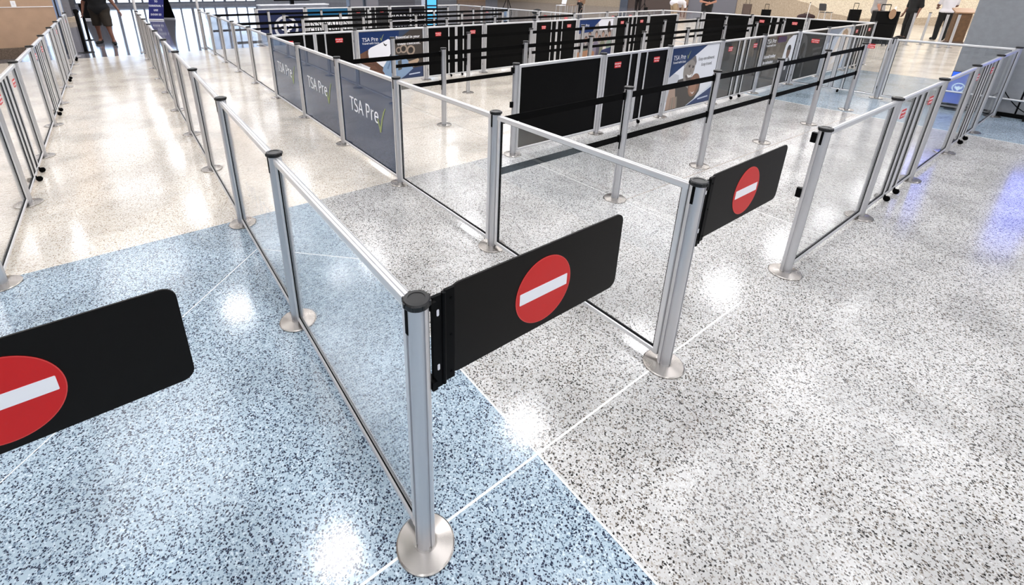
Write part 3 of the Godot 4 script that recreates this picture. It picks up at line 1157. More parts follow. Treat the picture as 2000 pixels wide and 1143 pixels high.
func poster_shoe() -> Image:
	var im := sheet_image(Color(0.25, 0.22, 0.20))
	fill_poly(im, pp([0, 0, 0.72, 0, 0.52, 0.20, 0.0, 0.50]), Color(0.06, 0.18, 0.38))
	fill_poly(im, pp([0.0, 0.42, 0.10, 0.36, 0.20, 0.52, 0.36, 0.80, 0.48, 1.0, 0.0, 1.0]), Color(0.42, 0.29, 0.22))
	for k in 5:
		fill_poly(im, pp([0.0, 0.50 + 0.1 * k, 0.40, 0.60 + 0.1 * k, 0.40, 0.62 + 0.1 * k, 0.0, 0.515 + 0.1 * k]), Color(0.30, 0.20, 0.15))
	fill_poly(im, pp([0.0, 0.60, 0.14, 0.70, 0.10, 0.80, 0.0, 0.74]), Color(0.90, 0.90, 0.92))
	# jeans
	fill_poly(im, pp([0.30, 0.95, 0.36, 0.62, 0.48, 0.48, 0.66, 0.52, 0.80, 0.70, 0.84, 0.84, 0.62, 1.0, 0.30, 1.0]), Color(0.52, 0.62, 0.74))
	fill_poly(im, pp([0.40, 0.75, 0.48, 0.52, 0.50, 0.52, 0.42, 0.78]), Color(0.40, 0.50, 0.62))
	fill_poly(im, pp([0.58, 0.62, 0.64, 0.60, 0.64, 0.80, 0.58, 0.82]), Color(0.30, 0.30, 0.28))
	# the white shoe
	fill_poly(im, pp([0.09, 0.52, 0.10, 0.38, 0.16, 0.31, 0.30, 0.24, 0.44, 0.16, 0.52, 0.22, 0.53, 0.34, 0.48, 0.44, 0.42, 0.56, 0.34, 0.72, 0.30, 0.68, 0.22, 0.58, 0.13, 0.56]), Color(0.93, 0.93, 0.96))
	fill_poly(im, pp([0.08, 0.52, 0.09, 0.40, 0.13, 0.32, 0.12, 0.42, 0.13, 0.56, 0.24, 0.62, 0.36, 0.86, 0.34, 0.90, 0.20, 0.66]), Color(0.36, 0.24, 0.19))
	fill_poly(im, pp([0.36, 0.22, 0.39, 0.27, 0.42, 0.265, 0.40, 0.30, 0.37, 0.28]), Color(0.10, 0.09, 0.09))
	# straps and folds on the dark side
	for d in [[0.60, 0.40, 0.045], [0.68, 0.38, 0.06], [0.80, 0.42, 0.07]]:
		fill_oval(im, d[0], d[1], d[2], d[2] * 1.5, Color(0.62, 0.56, 0.50), 0.5)
		fill_oval(im, d[0], d[1], d[2] * 0.62, d[2] * 0.95, Color(0.17, 0.15, 0.14), 0.5)
	fill_poly(im, pp([0.74, 0.66, 0.92, 0.60, 0.94, 0.64, 0.88, 0.74, 0.84, 0.78, 0.78, 0.72]), Color(0.72, 0.62, 0.52))
	fill_poly(im, pp([0.62, 0.0, 0.80, 0.0, 0.60, 0.18]), Color(0.20, 0.26, 0.36))
	fill_poly(im, pp([1.0, 0.78, 1.0, 1.0, 0.64, 1.0, 0.84, 0.80]), Color(0.16, 0.23, 0.38))
	fill_poly(im, pp([0.76, 0.915, 0.95, 0.90, 0.95, 0.925, 0.76, 0.94]), Color(0.8, 0.84, 0.9))
	return im


func poster_group() -> Image:
	var im := sheet_image(Color(0.62, 0.60, 0.60))
	var r := RandomNumberGenerator.new()
	r.seed = 12
	for k in 9:
		var x := 0.12 + 0.1 * k
		var y := 0.42 + 0.12 * (k % 2)
		var c := Color.from_hsv(r.randf(), 0.05 + 0.15 * r.randf(), 0.35 + 0.55 * r.randf())
		fill_poly(im, pp([x - 0.08, 1.0, x - 0.07, y + 0.22, x, y + 0.14, x + 0.07, y + 0.22, x + 0.08, 1.0]), c)
		fill_oval(im, x, y - 0.03, 0.040, 0.085, Color(0.30, 0.25, 0.23))
		fill_oval(im, x, y + 0.01, 0.034, 0.075, Color(0.66, 0.54, 0.48))
	fill_poly(im, pp([0.52, 0, 1, 0, 1, 0.30, 0.60, 0.30]), Color(0.90, 0.90, 0.93))
	fill_oval(im, 0.88, 0.22, 0.045, 0.16, Color(0.22, 0.18, 0.17))
	fill_poly(im, pp([0, 0, 0.62, 0, 0.46, 0.16, 0.40, 0.32, 0.0, 0.36]), Color(0.07, 0.19, 0.40))
	fill_poly(im, pp([0.0, 0.86, 0.30, 0.82, 0.50, 0.88, 0.50, 1.0, 0.0, 1.0]), Color(0.66, 0.48, 0.36))
	fill_poly(im, pp([0.72, 0.86, 1, 0.80, 1, 1, 0.66, 1]), Color(0.10, 0.16, 0.34))
	return im


func poster_woman() -> Image:
	var im := sheet_image(Color(0.72, 0.77, 0.84))
	fill_poly(im, pp([0, 0, 0.62, 0, 0.30, 0.22, 0, 0.34]), Color(0.46, 0.53, 0.63))
	fill_poly(im, pp([0.48, 0.24, 0.60, 0.04, 0.78, 0.0, 0.98, 0.06, 1.0, 0.60, 0.80, 1.0, 0.30, 1.0, 0.34, 0.60]), Color(0.88, 0.84, 0.81))
	fill_oval(im, 0.72, 0.24, 0.12, 0.20, Color(0.86, 0.71, 0.62))
	fill_poly(im, pp([0.60, 0.26, 0.62, 0.08, 0.74, 0.02, 0.86, 0.10, 0.88, 0.34, 0.80, 0.16, 0.70, 0.14]), Color(0.62, 0.50, 0.38))
	fill_oval(im, 0.68, 0.23, 0.014, 0.014, Color(0.2, 0.15, 0.12))
	fill_oval(im, 0.76, 0.23, 0.014, 0.014, Color(0.2, 0.15, 0.12))
	fill_poly(im, pp([0.68, 0.33, 0.76, 0.33, 0.72, 0.37]), Color(0.70, 0.36, 0.34))
	fill_poly(im, pp([0.46, 0.50, 0.62, 0.46, 0.60, 0.80, 0.40, 0.86]), Color(0.93, 0.92, 0.92))
	return im


func oval_shape() -> PackedVector2Array:
	return PackedVector2Array([Vector2(-0.22, -0.42), Vector2(0.22, -0.42), Vector2(0.235, 0.42), Vector2(0.08, 0.42), Vector2(-0.06, 0.36), Vector2(-0.14, 0.26), Vector2(-0.18, 0.05)])


func bust(t: Node3D, at: Vector3) -> void:
	var o := PackedVector2Array([Vector2(-0.16, -0.42), Vector2(0.17, -0.42), Vector2(0.18, -0.12), Vector2(0.13, -0.02), Vector2(0.06, 0.03), Vector2(-0.05, 0.03), Vector2(-0.12, -0.03), Vector2(-0.16, -0.14)])
	mi("portrait_print", plate(o, 0.0005), mat(Color(0.22, 0.23, 0.25), 0.4), t, at)
	mi("portrait_print", plate(PackedVector2Array([Vector2(-0.03, -0.2), Vector2(0.04, -0.2), Vector2(0.05, 0.02), Vector2(-0.04, 0.02)]), 0.0005), mat(Color(0.85, 0.85, 0.86), 0.4), t, at + Vector3(0, 0, 0.0006))
	var h := PackedVector2Array()
	for p in circle(1.0, 20):
		h.append(p * Vector2(0.075, 0.115) + Vector2(0, 0.13))
	mi("portrait_print", plate(h, 0.0005), mat(Color(0.42, 0.32, 0.26), 0.4), t, at + Vector3(0, 0, 0.0012))
	var c := PackedVector2Array()
	for i in 11:
		c.append(Vector2(cos(PI * i / 10) * 0.078, sin(PI * i / 10) * 0.09 + 0.165))
	mi("portrait_print", plate(c, 0.0005), mat(Color(0.08, 0.07, 0.07), 0.4), t, at + Vector3(0, 0, 0.0018))


func seal(t: Node3D) -> void:
	var c := Vector3(S / 2 + 0.10, 0.44, 0.0030)
	for s in [[0.34, Color(0.80, 0.80, 0.82)], [0.27, Color(0.05, 0.11, 0.28)]]:
		mi("seal_disc", plate(circle(s[0], 48), 0.0006), mat(s[1], 0.4), t, c)
		c.z += 0.0006
	# a spread-winged bird with a shield, in white
	var o := PackedVector2Array([Vector2(0, 0.20), Vector2(0.035, 0.16), Vector2(0.04, 0.10), Vector2(0.10, 0.13), Vector2(0.17, 0.19), Vector2(0.23, 0.13), Vector2(0.20, 0.02), Vector2(0.13, -0.06), Vector2(0.07, -0.08), Vector2(0.09, -0.16), Vector2(0.0, -0.23), Vector2(-0.09, -0.16), Vector2(-0.07, -0.08), Vector2(-0.13, -0.06), Vector2(-0.20, 0.02), Vector2(-0.23, 0.13), Vector2(-0.17, 0.19), Vector2(-0.10, 0.13), Vector2(-0.04, 0.10), Vector2(-0.035, 0.16)])
	mi("seal_bird", plate(o, 0.0006), M.white, t, c)
	c.z += 0.0006
	mi("seal_shield", plate(PackedVector2Array([Vector2(-0.05, 0.05), Vector2(-0.05, -0.04), Vector2(0, -0.09), Vector2(0.05, -0.04), Vector2(0.05, 0.05)]), 0.0006), mat(Color(0.12, 0.2, 0.42), 0.4), t, c)
	for s in [-1, 1]:
		mi("seal_feather", plate(PackedVector2Array([Vector2(s * 0.09, 0.06), Vector2(s * 0.18, 0.03), Vector2(s * 0.16, -0.005), Vector2(s * 0.08, 0.02)]), 0.0006), mat(Color(0.05, 0.11, 0.28), 0.4), t, c)


# ============================================================ what stands beyond the queue
func group_box(t: Node3D, called: String, s: Vector3, c: Vector3, m: Material, bevel := 0.01) -> MeshInstance3D:
	var st := stool()
	barbox(st, c - Vector3(0, s.y / 2, 0), c + Vector3(0, s.y / 2, 0), s.x, s.z, bevel, Vector3.BACK)
	return mi(called, done(st), m, t)


func background() -> void:
	# metal column at the end of the tan partition
	var t := thing("metal_column", "bluish metal clad column at the end of the tan partition, left", "column", q(10.31, -2.09))
	group_box(t, "shaft", Vector3(0.20, CEIL, 0.16), Vector3(0, CEIL / 2, 0), M.steel_blue, 0.02)
	group_box(t, "dark_joint", Vector3(0.03, CEIL, 0.01), Vector3(-0.01, CEIL / 2, 0.081), M.navy_board, 0.002)  # dark upright strip on the front of the shaft
	group_box(t, "edge_trim", Vector3(0.05, CEIL, 0.012), Vector3(0.07, CEIL / 2, 0.082), M.rail, 0.003)
	# wall plate
	t = thing("wall_plate", "small white wall plate on the tan partition at the top left", "wall plate", q(10.25, -2.62, 1.19))
	mi("plate", plate(rounded(0.085, 0.125, 0.008), 0.008), M.white, t)
	mi("toggle", boxmesh(Vector3(0.03, 0.06, 0.004), Vector3(0, 0, 0.009)), M.paper, t)
	# tall poles of the entrance portal
	for k in 2:
		t = thing("portal_pole", "tall white pole rising behind the %s" % ["fence of the nearest red disc", "far end of the navy panel fence"][k], "pole", q(10.14, -1 + k), 0.0, "tall white poles")
		var st := stool()
		rod(st, Vector3(0, 0.01, 0), Vector3(0, 3.0, 0), 0.03, 16)
		mi("shaft", done(st), M.rail, t)
		st = stool()
		lathe(st, PackedVector2Array([Vector2(0, 0), Vector2(0.10, 0), Vector2(0.10, 0.008), Vector2(0.0, 0.016)]), 24)
		mi("foot", done(st), M.base, t)
	# black belt posts by the walking man
	for k in 2:
		t = thing("black_belt_post", ["black belt post at the far end of the left edge fence", "black belt post right behind the man in shorts"][k], "post", [q(10.5, -1.87), q(12.7, -1.86)][k], 0.0, "black belt posts")
		var st := stool()
		rod(st, Vector3(0, 0.012, 0), Vector3(0, 0.95, 0), 0.036, 16)
		mi("pole", done(st), M.leather, t)
		st = stool()
		lathe(st, PackedVector2Array([Vector2(0, 0), Vector2(0.17, 0), Vector2(0.17, 0.008), Vector2(0.05, 0.022), Vector2(0.036, 0.04)]), 32)
		mi("base_plate", done(st), M.leather, t)
		st = stool()
		lathe(st, PackedVector2Array([Vector2(0.036, 0.93), Vector2(0.046, 0.94), Vector2(0.046, 1.02), Vector2(0.036, 1.035), Vector2(0, 1.035)]), 20)
		box(st, Vector3(0.05, 0.98, 0), Vector3(0.03, 0.05, 0.03))
		mi("belt_head", done(st), M.leather, t)
	# round concrete column far left
	t = thing("round_column", "round grey concrete column with a pale plinth, far left", "column", q(18.6, -2.62))
	var cs := stool()
	lathe(cs, PackedVector2Array([Vector2(0.40, 0.2), Vector2(0.40, CEIL)]), 40)
	mi("shaft", done(cs), M.concrete, t)
	cs = stool()
	lathe(cs, PackedVector2Array([Vector2(0.52, 0.0), Vector2(0.52, 0.18), Vector2(0.50, 0.2), Vector2(0.40, 0.2)]), 40)
	mi("plinth", done(cs), M.stone, t)
	# A-frame sign and the black boards
	a_frame(q(18.3, -0.05), deg_to_rad(-38.0), true, "blue A-frame sign with white lines of text on the shiny floor")
	a_frame(q(19.4, -1.75), deg_to_rad(-30.0), false, "black A-frame board behind the man in shorts")
	# counters with monitors
	t = thing("check_in_counter", "low white counter with a black monitor behind the round seal", "counter", q(19.6, 4.6))
	group_box(t, "body", Vector3(3.6, 0.42, 0.7), Vector3(0, 0.21, 0), M.grey_paint, 0.02)
	group_box(t, "worktop", Vector3(3.7, 0.05, 0.8), Vector3(0, 0.445, 0), M.white, 0.01)
	group_box(t, "monitor", Vector3(1.9, 0.7, 0.08), Vector3(-0.1, 1.0, 0.1), M.black, 0.01)
	group_box(t, "monitor_foot", Vector3(0.2, 0.2, 0.2), Vector3(-0.1, 0.57, 0.05), M.black, 0.01)
	mi("screen", boxmesh(Vector3(0.7, 0.6, 0.004), Vector3(0.42, 1.02, 0.143)), M.screen_blue, t)
	mi("screen", boxmesh(Vector3(0.9, 0.6, 0.004), Vector3(-0.5, 1.02, 0.143)), M.louver, t)
	for k in 2:
		t = thing("equipment_cabinet", "grey cabinet with a black knob, %s of two behind the white notice" % ["left", "right"][k], "cabinet", q(19.5, 7.15 + 0.72 * k), 0.0, "grey cabinets")
		group_box(t, "body", Vector3(0.86, 1.1, 0.5), Vector3(0, 0.55, 0), M.frame, 0.02)
		var st := stool()
		rod(st, Vector3(0.1, 0.78, 0.25), Vector3(0.1, 0.78, 0.29), 0.06, 16)
		mi("knob", done(st), M.black, t)
		mi("door", boxmesh(Vector3(0.74, 0.95, 0.01), Vector3(0, 0.55, 0.253)), M.louver, t)
	t = thing("kiosk", "dark upright kiosk behind the left edge of the blue totem", "kiosk", q(19.0, 10.6))
	group_box(t, "body", Vector3(0.7, 1.5, 0.5), Vector3(0, 0.75, 0), M.navy_board, 0.02)
	group_box(t, "side_panel", Vector3(0.14, 1.5, 0.52), Vector3(-0.42, 0.75, 0), M.rail, 0.02)
	mi("screen", boxmesh(Vector3(0.5, 0.6, 0.01), Vector3(0, 1.15, 0.255)), M.louver, t)
	# blue totem
	t = thing("screen_totem", "slim glowing blue and white screen totem behind the belts", "screen", q(9.5, 4.86), deg_to_rad(-20.0))
	group_box(t, "housing", Vector3(0.40, 1.75, 0.10), Vector3(0, 0.895, 0), M.navy_board, 0.015)
	group_box(t, "foot", Vector3(0.46, 0.02, 0.4), Vector3(0, 0.01, 0), M.black, 0.004)
	for k in 7:
		mi("screen_band", boxmesh(Vector3(0.30, [0.12, 0.07, 0.14, 0.10, 0.05, 0.24, 0.3][k], 0.004), Vector3(0, [0.36, 0.50, 0.66, 0.83, 0.95, 1.14, 1.46][k], 0.052)), [M.screen_cyan, M.screen_white, M.screen_cyan, M.screen_white, M.screen_cyan, M.screen_cyan, M.screen_white][k], t)
	var tl := AreaLight3D.new()
	tl.name = "glow"
	tl.area_size = Vector2(0.3, 1.3)
	tl.light_color = Color(0.4, 0.7, 1.0)
	tl.light_energy = 0.06
	tl.area_range = 20.0
	tl.shadow_enabled = true
	tl.rotation.y = PI
	tl.position = Vector3(0, 0.95, 0.08)
	t.add_child(tl)
	# blue lightbox with emblem low on the pillar
	t = thing("blue_lightbox", "bright blue screen with a white round emblem low on the grey pillar", "screen", q(0.335, 6.07, 0.06), -PI / 2)
	group_box(t, "housing", Vector3(0.25, 0.50, 0.04), Vector3(0, 0.26, 0.0), M.navy_board, 0.004)
	mi("screen", boxmesh(Vector3(0.236, 0.475, 0.003), Vector3(0, 0.265, 0.0215)), M.screen_blue, t)
	var em := mi("emblem", plate(circle(0.075, 32), 0.001), M.screen_white, t, Vector3(0, 0.27, 0.0235))
	mi("emblem_field", plate(circle(0.061, 32), 0.001), M.screen_blue, em, Vector3(0, 0, 0.001))
	mi("emblem_mark", plate(PackedVector2Array([Vector2(-0.045, 0.035), Vector2(-0.02, 0.01), Vector2(0, 0.03), Vector2(0.02, 0.01), Vector2(0.045, 0.035), Vector2(0.04, -0.01), Vector2(0.02, -0.02), Vector2(0.0, -0.05), Vector2(-0.02, -0.02), Vector2(-0.04, -0.01)]), 0.001), M.screen_white, em, Vector3(0, 0, 0.002))
	screen_light(t, Vector3(0, 0.27, 0.05), Vector2(0.23, 0.46), 0.008)
	# tall blue screen farther along the pillar, beyond the right edge
	t = thing("tall_screen", "tall blue screen on the grey pillar past the right edge, glowing on the floor", "screen", q(-0.43, 6.06, 0.72), -PI / 2)
	group_box(t, "housing", Vector3(0.40, 1.3, 0.05), Vector3(0, 0.65, 0.0), M.navy_board, 0.006)
	mi("screen", boxmesh(Vector3(0.36, 1.24, 0.003), Vector3(0, 0.65, 0.0265)), M.screen_dim, t)
	screen_light(t, Vector3(0, 0.65, 0.06), Vector2(0.36, 1.24), 0.06)
	# cable and black box at the pillar's foot
	t = thing("power_box", "black box with a hanging cable at the foot of the grey pillar", "box", q(-0.30, 6.0))
	group_box(t, "body", Vector3(0.10, 0.09, 0.22), Vector3(0, 0.045, 0), M.leather, 0.008)
	var cst := stool()
	var pts := []
	for i in 13:
		var x := i / 12.0
		pts.append(Vector3(0.10, 0.07 + 0.30 * x * x, 0.02 - 0.42 * x))
	for i in 12:
		rod(cst, pts[i], pts[i + 1], 0.006, 8)
	mi("cable", done(cst), M.rubber, t)
	luggage()


func screen_light(t: Node3D, at: Vector3, size: Vector2, e: float) -> void:
	var l := AreaLight3D.new()
	l.name = "glow"
	l.area_size = size
	l.light_color = Color(0.15, 0.35, 1.0)
	l.light_energy = e
	l.area_range = 20.0
	l.area_attenuation = 2.0
	l.shadow_enabled = true
	l.rotation.y = PI
	l.position = at
	t.add_child(l)


func a_frame(at: Vector3, turn: float, blue: bool, label: String) -> void:
	var t := thing("a_frame_sign", label, "sign", at, turn)
	for s in [1.0, -1.0]:
		var b := Node3D.new()
		b.position = Vector3(0, 0, s * 0.42)
		b.rotation = Vector3(-s * 0.30, 0, 0)
		put(b, "leaf_panel", t)
		group_box(b, "board", Vector3(0.66, 1.30, 0.03), Vector3(0, 0.68, 0), M.blue_sign if blue and s > 0 else M.leather, 0.004)
		group_box(b, "foot_rail", Vector3(0.66, 0.05, 0.05), Vector3(0, 0.03, 0), M.white, 0.004)
		if blue and s > 0:
			var rows := ["SHUTTLE", "TO", "TERMINAL 1", "USE", "DOOR 53"]
			for i in 5:
				var w := words(rows[i], 0.115, font_bold)
				mi("lettering", w, M.white, b, Vector3(0, 1.0 - 0.19 * i, 0.0165))


func luggage() -> void:
	# tall black case with a tag beside the queue's right end
	var t := thing("suitcase", "large black suitcase with a beige hanging tag by the right-end post", "suitcase", q(2.82, 12.75), deg_to_rad(-50.0))
	group_box(t, "body", Vector3(0.62, 0.98, 0.38), Vector3(0, 0.54, 0), M.leather, 0.06)
	group_box(t, "front_pocket", Vector3(0.46, 0.5, 0.06), Vector3(0, 0.40, 0.21), M.leather, 0.025)
	var st := stool()
	for s in [-1, 1]:
		rod(st, Vector3(s * 0.12, 1.0, -0.1), Vector3(s * 0.12, 1.22, -0.1), 0.010, 8)
	rod(st, Vector3(-0.12, 1.22, -0.1), Vector3(0.12, 1.22, -0.1), 0.014, 8)
	mi("handle", done(st), M.rubber, t)
	st = stool()
	for s in [-1, 1]:
		for z in [-1, 1]:
			ball(st, Vector3(s * 0.19, 0.03, z * 0.11), Vector3(0.015, 0.03, 0.03), 10)
	mi("wheel", done(st), M.rubber, t)
	var tg := PackedVector2Array()
	for p in circle(1.0, 18):
		tg.append(p * Vector2(0.09, 0.15))
	mi("tag", plate(tg, 0.004), M.wood_top, t, Vector3(0.05, 0.96, 0.245))
	mi("tag_strap", plate(rounded(0.05, 0.12, 0.01, 2), 0.003), M.white, t, Vector3(0.09, 1.12, 0.235))
	# cases along the stone wall
	for s in [[9.55, 20.7, "dark suitcase with raised handle near the arms-folded man, by the stone wall", M.brown, 0.62, true], [8.75, 20.7, "low case whose thin pull handle stands up against the stone wall", M.leather, 0.36, true], [5.55, 20.2, "black wheeled backpack with a top handle against the stone wall", M.leather, 0.60, true]]:
		t = thing("suitcase", s[2], "suitcase", q(s[0], s[1]), deg_to_rad(-60.0))
		group_box(t, "body", Vector3(0.46, s[4], 0.28), Vector3(0, s[4] / 2 + 0.05, 0), s[3], 0.05)
		group_box(t, "front_pocket", Vector3(0.34, s[4] * 0.5, 0.05), Vector3(0, s[4] * 0.35 + 0.05, 0.155), s[3], 0.02)
		st = stool()
		for x in [-1, 1]:
			rod(st, Vector3(x * 0.09, s[4], -0.09), Vector3(x * 0.09, s[4] + 0.34, -0.09), 0.011, 8)
		rod(st, Vector3(-0.09, s[4] + 0.34, -0.09), Vector3(0.09, s[4] + 0.34, -0.09), 0.016, 8)
		mi("handle", done(st), M.rubber, t)
		st = stool()
		for x in [-1, 1]:
			for z in [-1, 1]:
				ball(st, Vector3(x * 0.17, 0.035, z * 0.09), Vector3(0.015, 0.035, 0.035), 10)
		mi("wheel", done(st), M.rubber, t)
	t = thing("duffel_bag", "dark maroon bag with a white pole standing in it", "bag", q(7.1, 20.3), deg_to_rad(-60.0))
	st = stool()
	ball(st, Vector3(0, 0.17, 0), Vector3(0.42, 0.17, 0.2), 20)
	mi("body", done(st), M.maroon, t)
	st = stool()
	for i in 8:
		var a := PI * i / 8
		var b := PI * (i + 1) / 8
		rod(st, Vector3(cos(a) * 0.16, 0.28 + 0.1 * sin(a), 0.03), Vector3(cos(b) * 0.16, 0.28 + 0.1 * sin(b), 0.03), 0.012, 8)
	mi("handle", done(st), M.leather, t)
	t = thing("white_pole", "thin white pole leaning up out of the maroon bag", "pole", q(7.0, 20.1))
	st = stool()
	rod(st, Vector3(0, 0.0, 0), Vector3(0.04, 0.88, 0), 0.014, 10)
	mi("shaft", done(st), M.white, t)
	st = stool()
	ball(st, Vector3(0.04, 0.89, 0), Vector3(0.025, 0.03, 0.025), 10)
	mi("knob", done(st), M.rubber, t)
	# chairs
	chair(q(6.45, 20.2), deg_to_rad(60.0), M.grey_plastic, "grey plastic chair with its back turned, beside the maroon bag")
	chair(q(14.6, 14.6), deg_to_rad(-100.0), M.white, "white framed chair left of the seated person")
	chair(q(14.25, 15.45), deg_to_rad(150.0), M.wood_top, "wooden seated chair under the person in black trousers")
	bench_table(q(14.3, 14.95))
	t = thing("floor_bag", "black bag lying behind the far clear fence", "bag", q(14.3, 12.9), 0.4)
	st = stool()
	ball(st, Vector3(0, 0.16, 0), Vector3(0.45, 0.16, 0.25), 18)
	mi("body", done(st), M.leather, t)
	st = stool()
	rod(st, Vector3(-0.2, 0.27, 0.02), Vector3(0.2, 0.27, 0.02), 0.018, 8)
	mi("handle", done(st), M.rubber, t)
	# camera tripod in front of the shutter
	t = thing("tripod", "black tripod standing left of the pale stone wall", "tripod", q(15.5, 12.3))
	for k in 3:
		st = stool()
		rod(st, Vector3(cos(TAU * k / 3) * 0.38, 0.0, sin(TAU * k / 3) * 0.38), Vector3(0, 0.95, 0), 0.02, 8)
		mi("leg", done(st), M.leather, t)
	group_box(t, "head", Vector3(0.3, 0.3, 0.25), Vector3(0, 1.08, 0), M.leather, 0.03)
	# light stand between the brown wall and the bending man
	t = thing("light_stand", "thin black stand with splayed legs left of the bending man", "stand", q(10.4, 14.6))
	for k in 3:
		st = stool()
		rod(st, Vector3(cos(TAU * k / 3 + 0.3) * 0.5, 0.0, sin(TAU * k / 3 + 0.3) * 0.5), Vector3(0, 0.8, 0), 0.012, 8)
		mi("leg", done(st), M.leather, t)
	st = stool()
	rod(st, Vector3(0, 0.7, 0), Vector3(0, 1.9, 0), 0.014, 8)
	mi("column", done(st), M.leather, t)
	group_box(t, "weight_bag", Vector3(0.24, 0.16, 0.1), Vector3(0.1, 0.52, 0.04), M.leather, 0.03)
	# podium
	t = thing("podium", "wooden podium with a slanted top in front of the man in a white shirt", "podium", q(1.93, 15.0), deg_to_rad(-65.0))
	group_box(t, "body", Vector3(0.38, 0.98, 0.36), Vector3(0, 0.49, 0), M.wood, 0.012)
	st = stool()
	barbox(st, Vector3(-0.25, 1.03, 0), Vector3(0.25, 1.03, 0), 0.48, 0.04, 0.006, Vector3(0, 1, 0.25).normalized())
	mi("desk_top", done(st), M.wood_top, t)
	group_box(t, "plinth", Vector3(0.42, 0.06, 0.40), Vector3(0, 0.03, 0), M.brown, 0.006)
	mi("front_panel", boxmesh(Vector3(0.30, 0.84, 0.012), Vector3(0, 0.5, 0.184)), M.wood, t)
	# the belt posts by the podium
	for k in 6:
		var at: Vector2 = [Vector2(3.15, 13.4), Vector2(2.85, 13.4), Vector2(2.45, 13.4), Vector2(2.28, 13.8), Vector2(1.9, 13.4), Vector2(1.75, 13.6)][k]
		t = thing("spare_belt_post", "silver belt post standing loose by the podium, %s from the left" % NTH[k], "post", q(at.x, at.y), 0.0, "loose belt posts by the podium")
		mi("base_plate", post_meshes.base, M.base, t)
		mi("pole", post_meshes.pole, M.alu, t)
		mi("cap", post_meshes.cap, M.cap, t)


func chair(at: Vector3, turn: float, m: Material, label: String) -> void:
	var t := thing("chair", label, "chair", at, turn)
	var st := stool()
	barbox(st, Vector3(0, 0.45, -0.21), Vector3(0, 0.45, 0.21), 0.42, 0.03, 0.01)
	mi("seat", done(st), m, t)
	st = stool()
	sweep(st, rounded(0.44, 0.36, 0.06), Vector3(0, 0.70, -0.23), Vector3(0, 0.70, -0.255), Vector3.RIGHT, Vector3(0, 1, -0.2).normalized())
	mi("backrest", done(st), m, t)
	for s in [-1, 1]:
		for z in [-1, 1]:
			st = stool()
			rod(st, Vector3(s * 0.20, 0.0, z * 0.20), Vector3(s * 0.18, 0.45 if z > 0 else 0.56, z * 0.18 if z > 0 else -0.21), 0.012, 8)
			mi("leg", done(st), M.rail, t)


func bench_table(at: Vector3) -> void:
	var t := thing("side_table", "small brown low table between the two far chairs", "table", at, 0.3)
	group_box(t, "table_top", Vector3(0.5, 0.03, 0.4), Vector3(0, 0.47, 0), M.wood_top, 0.006)
	for s in [-1, 1]:
		for z in [-1, 1]:
			var st := stool()
			rod(st, Vector3(s * 0.22, 0, z * 0.16), Vector3(s * 0.20, 0.46, z * 0.15), 0.012, 8)
			mi("leg", done(st), M.rail, t)


